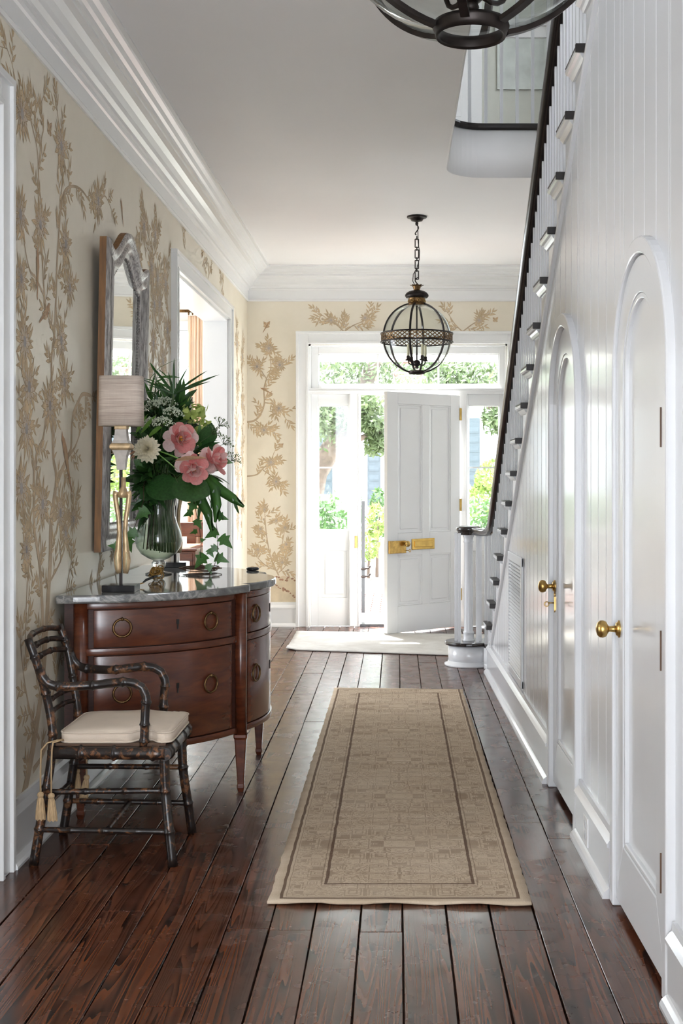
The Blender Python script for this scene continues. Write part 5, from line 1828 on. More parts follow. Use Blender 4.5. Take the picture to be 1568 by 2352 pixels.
ivy('ivy trail with the longest hang, reaching down to the marble', [(468, 1120), (482, 1150), (493, 1185), (500, 1225), (500, 1270), (492, 1300), (480, 1318)],
    [(510, 1188, 1, -.3, 1.2), (519, 1244, .7, -.6, 1.7), (486, 1226, -.7, -.4, 1.5), (490, 1262, -.6, -.6, 1.1), (509, 1284, .8, -.3, 1.5), (481, 1318, .3, -.8, 1.1), (484, 1270, .5, -.8, 1.0)], 5.78, 5.88)
ivy('short ivy trail hanging in front of the doorway curtain', [(440, 1130), (446, 1155), (452, 1185), (458, 1215), (462, 1245), (460, 1285)],
    [(441, 1165, -.4, -.7, 1.4), (432, 1180, -.9, -.4, 1.1), (456, 1203, .5, -.7, 1.2), (445, 1222, -.8, -.2, .8), (466, 1240, .8, .2, .6), (460, 1288, -.3, -.4, 1.8)], 5.82, 5.98)
ivy('ivy trail with few leaves between vase and gilt lamp', [(330, 1150), (318, 1185), (306, 1220), (298, 1245), (275, 1258)],
    [(326, 1180, -.7, -.6, 1.6), (300, 1226, -.8, -.3, 1.5), (297, 1250, .2, -1, 1.5), (262, 1254, -1, .1, 1.1)], 5.80, 5.72)
ivy('ivy sprig with one big pointed leaf past the outer peony', [(480, 1090), (500, 1075), (512, 1062)], [(514, 1058, .9, -.2, 1.7)], 5.90, 5.90)
for a in PENDING: stem(*a)
# dense leafy filler stems: all stems first, then leaves wherever there is room
fill = [(250, 1120, 6.05), (262, 1060, 6.06), (285, 1000, 6.02), (300, 950, 6.02), (318, 920, 6.0), (335, 985, 5.9), (300, 1080, 5.92), (285, 1150, 5.95), (325, 1120, 5.84), (345, 1075, 5.85),
        (368, 1010, 5.88), (385, 1050, 5.86), (372, 1084, 5.92), (415, 1045, 5.86), (430, 1000, 6.0), (470, 1020, 5.95), (455, 1100, 5.88), (480, 1088, 5.92), (400, 965, 5.95), (270, 1180, 5.98), (310, 1170, 5.86), (352, 1140, 5.80),
        (415, 985, 6.08), (390, 1000, 6.15), (360, 965, 6.12), (330, 1040, 6.1), (425, 960, 6.15), (405, 1030, 6.2), (375, 940, 6.1), (392, 925, 6.12), (350, 935, 6.12), (410, 1000, 6.16), (340, 960, 6.14), (330, 1090, 5.78), (300, 1030, 5.95), (360, 1060, 5.78), (275, 1090, 5.98),
        (310, 980, 5.98), (430, 975, 6.15), (422, 945, 6.15), (438, 1005, 6.12), (415, 925, 6.12), (400, 985, 6.2), (385, 960, 6.2), (440, 965, 6.18)]
rf.seed(77)
leafy = []
for i, (px, py, yy_) in enumerate(fill):
    tip = AT(px, py, yy_)
    tip.x = max(tip.x, XL + .19)
    lab, grp = (('dark leafy stem at the back of the bouquet, in front of the far lamp', 'leafy stems at the back') if yy_ > 6.08 else
                ('dark leafy stem leaning out between lampshade and mirror', 'leafy stems by the mirror') if px < 312 else
                ('dark leafy stem spilling low over the vase rim', 'leafy stems at the rim') if py > 1070 else
                ('dark leafy stem close behind the pink peonies', 'leafy stems by the peonies') if px > 405 else
                ('dark leafy stem packed around the white dahlia', 'leafy stems by the dahlia'))
    ro, own = bunch_thing('leafy_stem', lab, 'foliage', grp)
    leafy.append((ro, own, tip, stem(ro, own, tip, .0022, 'stem' if i % 3 else 'stem_brown')))
willow = []
for i in range(4):
    ro, own = bunch_thing('willow_frond', 'tall feathery green frond rising in front of the mirror', 'foliage', 'feathery fronds at the mirror')
    tip = AT(285 + 13 * i, 848 + 14 * (i % 3), 6.0 + .03 * i); tip.x = max(tip.x, XL + .19)
    willow.append((ro, own, tip, stem(ro, own, tip, .002)))
def grow(ro, own, pick, tries):
    for k in range(tries):
        key, m_ = pick(1 - .45 * k / tries)
        W, f = world_geo(LM[key], m_)
        if W[:, 0].min() < XL + .075 or hits(W, f, own): continue
        put('leaf', LM[key], ro, m_); register(W, f, own)
        return True
    return False
for rnd in range(22):
    for ro, own, tip, pth in leafy:
        def pick(k_):
            j = rf.randrange(6, len(pth)); b_ = pth[j - 1] + (pth[j] - pth[j - 1]) * rf.random()
            d = (tip - MOUTH_).normalized() * .5 + Vector((rf.uniform(-.8, .8), rf.uniform(-1.0, .5), rf.uniform(-.6, .6)))
            key = ('lance_dark', 'lance_dark', 'oval', 'lance_mid', 'oval_mid', 'lance_dark')[rf.randrange(6)]
            return key, frame(b_, d, (rf.uniform(-.5, .5), -.7, .8), rf.uniform(.085, .15) * (.78 if 'oval' in key else 1) * k_, rf.uniform(-.8, .8), 1.25)
        MOUTH_ = V0 + Vector((0, 0, .37))
        grow(ro, own, pick, 16)
for rnd in range(16):
    for ro, own, tip, pth in willow:
        def pick(k_):
            b_ = pth[-1] + (pth[-5] - pth[-1]) * rf.random()
            key = 'grass' if rnd % 2 else 'lance_mid'
            return key, frame(b_, Vector((rf.uniform(-.3, .6), rf.uniform(-.7, .5), rf.uniform(-.9, .3))), (0, -.6, .8), rf.uniform(.07, .15) * k_, rf.uniform(-.5, .5), .8 if rnd % 2 else .6)
        grow(ro, own, pick, 10)
# =================================================================== WALLPAPER PRINT (flat ink, a hair proud of the wall)
class Ink:
    def __init__(self, xf, seed):
        self.xf = xf; self.r = random.Random(seed)
        self.stem, self.line, self.leaf_, self.fl, self.ce, self.bi, self.hi, self.bu = [MB() for _ in range(8)]
    def poly(self, mb, pts, off):
        off += self.r.random() * .00035
        mb.add([self.xf(s, z, off) for s, z in pts], [tuple(range(len(pts)))])
    def leaf(self, s, z, a, L, w):
        c, q = cos(a), sin(a)
        def P(t, u, k=1.0): return (s + (t * L * c - u * w * k * q), z + (t * L * q + u * w * k * c))
        self.poly(self.line, [P(-.03, 0), P(.28, .62), P(.6, .56), P(1.07, 0), P(.6, -.56), P(.28, -.62)], .0006)
        for sg in (1, -1):
            pts = [P(.04, .05 * sg), P(.28, .48 * sg), P(.6, .42 * sg), P(.97, .03 * sg)]
            self.poly(self.leaf_, pts if sg < 0 else pts[::-1], .0010)
    def spray(self, s, z, a, n, L):
        """a short twig with alternate leaves"""
        r = self.r
        ex, ez = s + L * cos(a), z + L * sin(a)
        self.ribbon([(s, z), ((s + ex) / 2 + r.uniform(-.006, .006), (z + ez) / 2), (ex, ez)], .0022, .0012)
        for k in range(n):
            t = (k + .6) / n
            px, pz = s + (ex - s) * t, z + (ez - z) * t
            sg = 1 if k % 2 else -1
            self.leaf(px, pz, a + sg * r.uniform(.45, .95), r.uniform(.040, .062), r.uniform(.010, .014))
        self.leaf(ex, ez, a, r.uniform(.045, .06), .012)
        if r.random() < .35:
            self.bud(s + (ex - s) * .5 + r.uniform(-.02, .02), z + (ez - z) * .5 + r.uniform(-.02, .02))
    def bud(self, s, z):
        n = 7
        self.poly(self.line, [(s + .011 * cos(2 * pi * k / n), z + .011 * sin(2 * pi * k / n)) for k in range(n)], .0007)
        self.poly(self.fl, [(s + .008 * cos(2 * pi * k / n), z + .008 * sin(2 * pi * k / n)) for k in range(n)], .0011)
    def ribbon(self, pts, w0, w1):
        n = len(pts)
        L, Rr = [], []
        for i, (s, z) in enumerate(pts):
            a = pts[max(0, i - 1)]; c = pts[min(n - 1, i + 1)]
            dx, dz = c[0] - a[0], c[1] - a[1]; l = sqrt(dx * dx + dz * dz) or 1
            w = w0 + (w1 - w0) * i / max(1, n - 1)
            L.append((s - dz / l * w, z + dx / l * w)); Rr.append((s + dz / l * w, z - dx / l * w))
        for i in range(n - 1):
            self.poly(self.stem, [L[i], L[i + 1], Rr[i + 1], Rr[i]], .0005)
            m0 = [((L[j][0] * .9 + Rr[j][0] * .1), (L[j][1] * .9 + Rr[j][1] * .1)) for j in (i, i + 1)]
            self.poly(self.line, [L[i], L[i + 1], m0[1], m0[0]], .0008)
    def smooth(self, pts, sub=5):
        P = [pts[0]] + list(pts) + [pts[-1]]
        out = []
        for i in range(1, len(P) - 2):
            for k in range(sub):
                t = k / sub
                out.append(tuple(.5 * (2 * P[i][d] + (-P[i - 1][d] + P[i + 1][d]) * t + (2 * P[i - 1][d] - 5 * P[i][d] + 4 * P[i + 1][d] - P[i + 2][d]) * t * t + (-P[i - 1][d] + 3 * P[i][d] - 3 * P[i + 1][d] + P[i + 2][d]) * t ** 3) for d in (0, 1)))
        out.append(pts[-1])
        return out
    def branch(self, pts, w0=.009, w1=.004, dens=1.0, leafy=True):
        q = self.smooth(pts)
        self.ribbon(q, w0, w1)
        if not leafy: return
        acc = self.r.uniform(0, .08); last = q[0]
        for i, p in enumerate(q[1:], 1):
            acc += sqrt((p[0] - last[0]) ** 2 + (p[1] - last[1]) ** 2)
            if acc > .105 / dens:
                acc = 0
                a = math.atan2(p[1] - last[1], p[0] - last[0])
                self.spray(p[0], p[1], a + self.r.choice((-1, 1)) * self.r.uniform(.5, 1.1), self.r.randint(4, 7), self.r.uniform(.06, .13))
            last = p
        a = math.atan2(q[-1][1] - q[-2][1], q[-1][0] - q[-2][0])
        self.spray(q[-1][0], q[-1][1], a, 6, .09)
    def flower(self, s, z, rad):
        r = self.r
        n = 14
        for k in range(n):
            a = 2 * pi * k / n + r.uniform(-.15, .15)
            self.leaf(s + rad * .45 * cos(a), z + rad * .45 * sin(a), a + r.uniform(-.25, .25), rad * r.uniform(.7, 1.05), rad * .22)
        for ring, (q, m) in enumerate(((.75, 11), (.5, 8))):
            for k in range(m):
                a = 2 * pi * (k + .5 * ring) / m + r.uniform(-.1, .1)
                c, d = cos(a), sin(a)
                R0, w = rad * q, rad * .22
                def P(t, u): return (s + t * R0 * c - u * w * d, z + t * R0 * d + u * w * c)
                self.poly(self.line, [P(.15, 0), P(.7, .62), P(1.06, .25), P(1.06, -.25), P(.7, -.62)], .0012 + ring * .0006)
                self.poly(self.fl, [P(.2, 0), P(.7, .46), P(.98, .18), P(.98, -.18), P(.7, -.46)], .0015 + ring * .0006)
        m = 9
        self.poly(self.ce, [(s + rad * .22 * cos(2 * pi * k / m), z + rad * .26 * sin(2 * pi * k / m)) for k in range(m)], .0026)
        for k in range(3):
            self.spray(s, z, r.uniform(0, 2 * pi), 4, rad * 1.5)
    def bird(self, s, z, a, L):
        c, q = cos(a), sin(a)
        def P(t, u): return (s + L * (t * c - u * q), z + L * (t * q + u * c))
        self.poly(self.bi, [P(-.95, .0), P(-.3, .09), P(.1, .15), (P(.33, .12)), P(.42, .04), P(.30, -.06), P(.0, -.13), P(-.3, -.07), P(-.95, -.05)], .0030)
        self.poly(self.bi, [P(.26, .13), P(.36, .16), P(.46, .10), P(.53, .04), P(.44, .03), P(.34, .04)], .0031)
        self.poly(self.line, [P(-.45, .03), P(.0, .10), P(.12, .03), P(-.1, -.05), P(-.5, -.01)], .0033)
    def fly(self, s, z, L):
        for a, k in ((.9, 1), (2.2, .9), (-.4, .6), (3.4, .6)):
            self.leaf(s, z, a, L * k, L * .5)
            self.poly(self.bi, [(s, z), (s + L * k * .8 * cos(a - .2), z + L * k * .8 * sin(a - .2)), (s + L * k * .8 * cos(a + .2), z + L * k * .8 * sin(a + .2))], .0014)
    def finish(self, wall):
        for mb, nm, m in ((self.stem, 'painted_branches', 'print_stem'), (self.line, 'painted_outlines', 'print_line'), (self.leaf_, 'painted_leaves', 'print_leaf'), (self.fl, 'painted_petals', 'print_flower'),
                          (self.ce, 'painted_flower_hearts', 'print_center'), (self.bi, 'painted_birds', 'print_bird'), (self.hi, 'painted_hills', 'print_hill'), (self.bu, 'painted_bushes', 'print_bush')):
            if mb.v: build(mb, nm, M[m], wall, kind='stuff')

ink = Ink(lambda s, z, o: (XL + .0004 + o * .6, s, z), 5)
B = lambda pts, **k: ink.branch([LW(*p) for p in pts], **k)
B([(48, 1850), (62, 1790), (80, 1690), (98, 1560), (106, 1440), (112, 1340), (115, 1290), (117, 1200), (122, 1160), (127, 1125)], w0=.030, w1=.020, dens=.8)
B([(127, 1125), (136, 1094), (156, 1048), (163, 1026), (166, 960), (181, 919), (191, 905), (208, 909)], w0=.016, w1=.008, dens=.9)
B([(156, 1048), (170, 1030), (180, 1005), (186, 985)], w0=.008, w1=.004)
B([(127, 1125), (128, 1085), (122, 1050), (120, 969), (119, 900), (118, 825), (124, 768), (112, 735)], w0=.016, w1=.010, dens=.9)
B([(124, 790), (128, 690), (131, 600), (136, 520), (140, 470), (148, 440), (165, 428), (186, 436), (205, 462)], w0=.012, w1=.005, dens=1.2)
B([(100, 1545), (97, 1400), (91, 1300), (84, 1251), (79, 1219), (77, 1148), (79, 1073), (86, 1037), (99, 1005), (104, 960)], w0=.018, w1=.008, dens=.9)
B([(79, 1073), (72, 1030), (66, 990), (60, 930), (63, 860), (57, 800)], w0=.009, w1=.005, dens=1.0)
B([(79, 1219), (66, 1190), (55, 1170), (48, 1140)], w0=.007, w1=.004)
B([(106, 720), (102, 684), (82, 640), (68, 620), (58, 575), (50, 520)], w0=.008, w1=.004)
B([(102, 684), (98, 620), (96, 577), (95, 480), (89, 420), (86, 350), (76, 300), (62, 245)], w0=.009, w1=.004, dens=1.1)
B([(89, 380), (95, 320), (100, 290), (92, 250), (98, 225)], w0=.006, w1=.003, dens=1.2)
B([(136, 480), (144, 400), (142, 340), (135, 290), (131, 250)], w0=.006, w1=.003, dens=1.2)
B([(46, 240), (38, 200), (28, 150), (16, 112)], w0=.004, w1=.002, dens=1.6)
B([(205, 440), (222, 470), (240, 450), (255, 480)], w0=.006, w1=.003, dens=1.2)
B([(112, 1340), (138, 1290), (152, 1240), (160, 1190), (170, 1160)], w0=.007, w1=.003, dens=1.2)
B([(60, 1540), (58, 1450), (62, 1350), (66, 1270), (60, 1230)], w0=.007, w1=.003, dens=1.3)
B([(90, 1700), (70, 1640), (55, 1560), (47, 1480)], w0=.010, w1=.004, dens=1.2)
B([(110, 1650), (128, 1560), (148, 1450), (150, 1370), (162, 1300)], w0=.010, w1=.004, dens=1.2)
B([(75, 1770), (95, 1740), (112, 1700)], w0=.014, w1=.006, dens=.6)
for px, py, q in ((50, 262, .085), (140, 335, .085), (46, 492, .085), (92, 516, .08), (225, 462, .085), (56, 785, .085), (140, 782, .08), (66, 888, .09), (114, 932, .085), (147, 878, .08), (60, 985, .085), (48, 1122, .09), (97, 1158, .085), (138, 1178, .08),
                  (150, 560, .075), (60, 1262, .06), (168, 1192, .055), (150, 1225, .055), (160, 660, .07), (48, 640, .07)):
    s, z = LW(px, py); ink.flower(s, z, q)
for px, py, a, L in ((86, 610, 1.5, .14), (106, 715, .5, .12), (150, 1040, 2.05, .20), (279, 478, 1.9, .10)):
    s, z = LW(px, py); ink.bird(s, z, a, L)
s, z = LW(113, 300); ink.fly(s, z, .05)
# between mirror and doorway, above the doorway, behind the commode
for line_ in ([(352, 900), (350, 820), (356, 740), (347, 660), (352, 590), (340, 540), (330, 500)], [(352, 590), (362, 560), (360, 520)], [(384, 880), (380, 800), (386, 720), (378, 640), (386, 590)], [(365, 860), (368, 780), (362, 700), (368, 640)],
              [(425, 572), (420, 550), (424, 530)], [(464, 612), (470, 590), (466, 572)], [(478, 640), (484, 610)], [(508, 670), (512, 650), (508, 634)],
              [(225, 1400), (222, 1340), (228, 1290)], [(262, 1330), (268, 1290), (262, 1262)], [(200, 1440), (205, 1380)], [(312, 520), (318, 545), (316, 570)], [(345, 900), (342, 860)]):
    B(line_, w0=.008, w1=.004, dens=1.5)
for px, py in ((330, 520), (356, 540), (348, 615), (380, 650), (354, 700), (384, 760), (362, 640), (352, 790), (318, 590), (374, 830), (366, 700)):
    s, z = LW(px, py); ink.flower(s, z, .085)
for line_ in ([(545, 1240), (546, 1100), (543, 980), (546, 860), (543, 760)], [(556, 1260), (555, 1120), (558, 1000), (555, 880), (557, 790)]):
    B(line_, w0=.010, w1=.004, dens=1.4)
for px, py in ((544, 790), (556, 820), (545, 880), (557, 930), (544, 985), (556, 1040), (546, 1100), (557, 1150), (546, 1190), (541, 1050)):
    s, z = LW(px, py); ink.flower(s, z, .085)
# paper seams
ink.finish(wall_left)

ink = Ink(lambda s, z, o: (s, YF - .0004 - o * .6, z), 9)
B = lambda pts, **k: ink.branch([FW(*p) for p in pts], **k)
B([(566, 970), (586, 965), (600, 948), (607, 925), (606, 895), (612, 870), (622, 845), (618, 800)], w0=.009, w1=.004, dens=1.3)
B([(586, 965), (600, 975), (618, 988)], w0=.005, w1=.003)
B([(607, 925), (625, 928), (640, 940), (655, 960)], w0=.005, w1=.003)
B([(612, 870), (598, 850), (585, 836)], w0=.005, w1=.003); B([(614, 862), (636, 850), (652, 838)], w0=.005, w1=.003)
B([(566, 1094), (590, 1090), (604, 1076), (620, 1060), (630, 1038)], w0=.007, w1=.003, dens=1.2)
B([(604, 1080), (625, 1095), (638, 1112)], w0=.005, w1=.003)
B([(640, 1322), (622, 1280), (612, 1230), (608, 1180)], w0=.007, w1=.003, dens=1.5)
B([(628, 1295), (645, 1260), (654, 1215)], w0=.005, w1=.003, dens=1.4); B([(634, 1310), (612, 1300), (592, 1282)], w0=.005, w1=.003, dens=1.4); B([(640, 1315), (655, 1300), (660, 1280)], w0=.005, w1=.003, dens=1.4)
B([(790, 762), (775, 748), (755, 735), (735, 720)], w0=.006, w1=.003, dens=1.6); B([(790, 762), (810, 748), (832, 738), (850, 722)], w0=.006, w1=.003, dens=1.6); B([(782, 762), (785, 745)], w0=.004, w1=.002, dens=1.6)
B([(1062, 762), (1045, 745), (1030, 722)], w0=.006, w1=.003, dens=1.6); B([(1062, 762), (1080, 748), (1098, 736), (1112, 728)], w0=.006, w1=.003, dens=1.5); B([(1200, 762), (1220, 745), (1245, 735)], w0=.006, w1=.003, dens=1.5)
for px, py, q in ((617, 800, .055), (590, 842, .05), (642, 838, .055), (640, 938, .05), (606, 988, .045), (622, 1062, .05), (634, 1106, .045), (760, 736, .04), (838, 730, .04), (1100, 736, .04)):
    s, z = FW(px, py); ink.flower(s, z, q)
for px, py in ((607, 1170), (634, 1196), (654, 1212), (657, 1250), (598, 1215), (592, 1262), (648, 1292)):
    s, z = FW(px, py); ink.flower(s, z, .026)
for px, py, a, L in ((612, 750, 1.0, .07), (608, 895, 2.6, .085)):
    s, z = FW(px, py); ink.bird(s, z, a, L)
s, z = FW(612, 748); ink.fly(s, z, .05)
s, z = FW(645, 1025); ink.fly(s, z, .035); s, z = FW(1137, 736); ink.fly(s, z, .04)
ink.poly(ink.hi, [FW(*p) for p in ((566, 1382), (680, 1382), (680, 1330), (650, 1322), (620, 1335), (590, 1352), (566, 1360))], .0002)
for k in range(46):
    px = 612 + 66 * R.random(); py = 1330 - (4 * sin(px * .2)) if k % 2 else 1338 + (px - 625) * .62
    s, z = FW(px, py + R.uniform(-3, 3)); rd = R.uniform(.006, .014)
    ink.poly(ink.bu, [(s + rd * cos(2 * pi * j / 7) * R.uniform(.7, 1.1), z + rd * .8 * sin(2 * pi * j / 7)) for j in range(7)], .0012 + .0004 * R.random())
ink.finish(wall_front)
# =================================================================== SIDE ROOM FURNITURE
M['curtain'] = plain('peach_silk', (.80, .62, .49), .55, var=.08, vscale=6, trans=.35)
cu_ = thing('curtain', (-1.87, 11.22, .02), 'peach pleated curtain hanging on rings in the front room', 'curtain')
b = MB()
n = 70
top_, bot_ = [], []
x0, x1 = -1.925, -1.745
def cy(u, k): return 11.20 + .028 * sin(u * pi * 2 * 7) * k + .008 * sin(u * 31)
rows_ = ((2.86, .5, 0), (2.80, .35, 0), (2.72, .35, 0), (2.62, .9, 0), (1.6, 1.1, .0), (.9, 1.1, .015), (.02, 1.25, .03))
vs, fs = [], []
for z, k, g in rows_:
    for i in range(n + 1):
        u = i / n
        vs.append((x0 - g + (x1 - x0 + 2 * g) * u + .008 * cos(u * pi * 14) * k, cy(u, k), z))
for j in range(len(rows_) - 1):
    for i in range(n):
        a = j * (n + 1) + i; fs.append((a, a + 1, a + n + 2, a + n + 1))
b.add(vs, fs, True)
o = build(b, 'drape', M['curtain'], cu_)
sdf = o.modifiers.new('thick', 'SOLIDIFY'); sdf.thickness = .004
b = MB(); b.tube([(-3.2, 11.20, 2.905), (-1.62, 11.20, 2.905)], .014, 10); build(b, 'curtain_rod', M['bronze'], cu_)
for k in range(6):
    b = MB(); b.torus((-1.915 + .036 * k, 11.20, 2.895), .024, .005, (0, 1, .25), (0, 0, 1), 16, 6); build(b, 'ring', M['bronze'], cu_)
dk = thing('writing_desk', (-1.95, 10.35, 0), 'brown mahogany desk with tan leather top in the front room', 'desk')
DXa, DXb, DYa, DYb = -2.60, -1.66, 10.02, 10.75
build(MB().box(DXa, DXb, DYa, DYb, .60, .772), 'case', M['mahogany'], dk, bevel=.006)
build(MB().box(DXa - .015, DXb + .015, DYa - .015, DYb + .015, .772, .792), 'top', M['mahogany'], dk, bevel=.006)
build(MB().box(DXa + .06, DXb - .06, DYa + .06, DYb - .06, .792, .795), 'leather', plain('tan_leather', (.55, .36, .20), .5), dk)
for x in (-2.44, -2.13, -1.82):
    d_ = build(MB().box(x - .14, x + .14, DYa - .008, DYa + .01, .625, .755), 'drawer', M['mahogany'], dk, bevel=.004)
    b = MB(); b.sphere((x, DYa - .018, .69), .013, 8, 6); build(b, 'knob', M['brass'], d_)
for x in (DXa + .04, DXb - .04):
    for y in (DYa + .04, DYb - .04):
        build(MB().hexa([(x - .015, y - .015, 0), (x + .015, y - .015, 0), (x + .015, y + .015, 0), (x - .015, y + .015, 0), (x - .03, y - .03, .60), (x + .03, y - .03, .60), (x + .03, y + .03, .60), (x - .03, y + .03, .60)]), 'leg', M['mahogany'], dk)
sc_ = thing('side_chair', (-1.86, 10.93, 0), 'wooden chair back showing above the desk in the front room', 'chair')
for x in (-2.02, -1.70):
    build(MB().hexa([(x - .018, 10.96, 0), (x + .018, 10.96, 0), (x + .018, 11.0, 0), (x - .018, 11.0, 0), (x - .016, 11.02, .98), (x + .016, 11.02, .98), (x + .016, 11.05, .98), (x - .016, 11.05, .98)]), 'back_post', M['mahogany'], sc_, bevel=.004)
    build(MB().box(x - .016, x + .016, 10.78, 10.81, 0, .44), 'leg', M['mahogany'], sc_, bevel=.003)
build(MB().box(-2.04, -1.68, 10.77, 11.0, .43, .47), 'seat', M['mahogany'], sc_, bevel=.008)
build(MB().box(-2.02, -1.70, 11.01, 11.04, .84, .97), 'crest_rail', M['mahogany'], sc_, bevel=.006)
build(MB().box(-1.90, -1.82, 11.0, 11.02, .47, .85), 'splat', M['mahogany'], sc_, bevel=.004)

# =================================================================== OUTSIDE
M['brick'] = plain('old_red_brick', (.17, .075, .055), .85, var=.3, vscale=3, bmp=.3, rnd=30)
M['flag'] = plain('pale_flagstone', (.34, .32, .30), .85, var=.15, vscale=4, rnd=20)
M['house'] = plain('white_clapboard', (.80, .80, .78), .7, var=.03)
M['shutter'] = plain('slate_blue_shutter', (.035, .048, .056), .6, var=.12)
M['hedge'] = plain('hedge_leaf', (.060, .125, .035), .6, var=.4, vscale=2.5, trans=.3)
M['oak'] = plain('oak_leaf', (.085, .120, .050), .6, var=.4, vscale=1.5, trans=.35)
M['lime_shrub'] = plain('lime_shrub_leaf', (.19, .27, .06), .6, var=.25, vscale=2, trans=.35)  # bright lime leaf colour of the shrubs
M['bark'] = plain('oak_bark', (.10, .075, .06), .9, var=.35, vscale=6, bmp=.6, bscale=12)
GZ = -.10
build(MB().box(-12, 12, 11.5, 60, GZ - .35, GZ - .13), 'ground', plain('pale_bounce_ground', (.45, .43, .38), .95, var=.2), kind='structure')  # ground made pale to bounce daylight up into the hall
build(MB().box(-1.6, 1.8, 11.43, 12.55, GZ - .13, -.02), 'porch_floor', plain('porch_boards', (.25, .25, .25), .6), kind='structure', label='painted porch step outside the front door')
# brick landing, bricks in running bond
pv = build(MB().box(-1.35, 1.35, 12.55, 15.6, GZ - .13, GZ - .012), 'brick_landing', plain('sand_joint', (.24, .21, .18), .95), kind='structure', label='red brick landing outside the front door')
bb = MB().box(-.1, .1, -.048, .048, -.03, .012)
brick_me = mesh_from(bb, 'brick', M['brick'], Vector((0, 0, 0)))
y = 12.61; j = 0
while y < 15.55:
    x = -1.24 + (.105 if j % 2 else 0)
    while x < 1.26:
        if -.95 < x < .95:
            put('brick', brick_me, pv, Matrix.Translation((x, y, GZ - .012 + R.uniform(-.003, .003))) @ Matrix.Rotation(R.uniform(-.02, .02), 4, 'Z'))
        x += .21
    y += .106; j += 1
pth_ = build(MB().box(-1.1, 1.1, 15.6, 25, GZ - .13, GZ - .02), 'garden_path', plain('path_joint', (.40, .38, .34), .95), kind='structure', label='pale flagstone garden path beyond the bricks')
y = 15.62
while y < 24.6:
    d_ = R.uniform(.5, .75)
    for x0_, x1_ in ((-1.08, -.38), (-.37, .33), (.34, 1.08)):
        build(MB().box(x0_, x1_, y, y + d_ - .02, GZ - .03, GZ + R.uniform(0, .012)), 'flagstone', M['flag'], pth_, bevel=.01)
    y += d_
# porch header beam with columns
build(MB().box(-3.4, 3.4, 13.35, 13.60, 2.66, 3.05).box(-3.45, 3.45, 13.30, 13.65, 2.74, 2.77).box(-3.5, 3.5, 13.25, 13.7, 2.95, 3.05), 'porch_beam', M['white_trim'], kind='structure', label='white porch beam seen through the transom')
for x in (-3.0, 3.0):
    b = MB(); b.lathe([(.15, GZ - .14), (.15, .02), (.11, .05), (.105, 1.2), (.095, 2.5), (.13, 2.56), (.14, 2.66)], (x, 13.47, 0), 20)
    build(b, 'porch_column', M['white_trim'], None, 'round white porch column carrying the beam', 'column', 'porch columns')
# porch lantern
pl = thing('porch_lantern', (.112, 13.0, 2.10), 'tapered metal porch lantern hanging outside the transom', 'lantern')
lx, ly = .112, 13.0
M['verdigris'] = plain('weathered_copper', (.30, .20, .18), .5, metal=.5, var=.3)
b = MB()
def sq2(h_, z): return [(lx + a * h_, ly + c * h_, z) for a, c in ((-1, -1), (1, -1), (1, 1), (-1, 1))]
for i in range(4):
    A, C = sq2(.045, 2.60)[i], sq2(.155, 2.47)[i]
    b.tube([A, C], .007, 6)
    b.tube([C, sq2(.085, 2.10)[i]], .007, 6)
for h_, z in ((.155, 2.47), (.085, 2.10), (.045, 2.60)):
    q = sq2(h_, z)
    for i in range(4): b.tube([q[i], q[(i + 1) % 4]], .009, 6)
build(b, 'lantern_frame', M['verdigris'], pl)
b = MB(); b.loft([sq2(.04, 2.60), sq2(.02, 2.66), sq2(.004, 2.69)], True, True, False); b.tube([(lx, ly, 2.68), (lx, ly, 2.86), (lx, 13.32, 2.86)], .007, 6); build(b, 'lantern_cap', M['verdigris'], pl)
b = MB(); b.loft([sq2(.084, 2.11), sq2(.153, 2.465)], False, True, False); build(b, 'lantern_pane', M['glass'], pl)
b = MB(); b.tube([(lx, ly, 2.10), (lx, ly, 2.32)], .010, 8); build(b, 'burner', M['candle'], pl)
# iron boot-rail post by the step
ip = thing('iron_post', (-.355, 12.72, GZ), 'slim dark iron post with scrolled collar on the brick landing', 'post')
build(MB().box(-.373, -.337, 12.70, 12.736, GZ - .012, 1.13), 'shaft', plain('painted_iron', (.03, .033, .038), .45), ip, bevel=.003)
for z in (.42, .34):
    b = MB(); b.lathe([(.028, z - .012), (.034, z), (.028, z + .012)], (-.355, 12.718, 0), 12)
    for a in (-1, 1): b.tube([(-.355, 12.718, z), (-.355 + a * .05, 12.70, z + .005), (-.355 + a * .07, 12.70, z + .022)], .008, 6); b.sphere((-.355 + a * .07, 12.70, z + .024), .012, 8, 6)
    build(b, 'scroll_collar', M['iron'], ip)
# leaf clouds
def leaf_cloud(mb, centers, n, s, rnd, soft=False):
    for k in range(n):
        c, rad = centers[rnd.randrange(len(centers))]
        while True:
            d = Vector((rnd.uniform(-1, 1), rnd.uniform(-1, 1), rnd.uniform(-1, 1)))
            if .15 < d.length < 1: break
        d = Vector([max(-1.05, min(1.05, rnd.gauss(0, q_))) for q_ in (.5, .5, .42)]) if soft else d.normalized() * (d.length ** .45)
        p = Vector((c[0] + d.x * rad[0], c[1] + d.y * rad[1], c[2] + d.z * rad[2]))
        a = Vector((rnd.gauss(0, 1), rnd.gauss(0, 1), rnd.gauss(0, 1))).normalized(); w = a.orthogonal().normalized()
        L = s * rnd.uniform(.6, 1.3)
        mb.add([tuple(p - a * L), tuple(p + w * L * .42), tuple(p + a * L), tuple(p - w * L * .42)], [(0, 1, 2, 3)])
rt = random.Random(11)
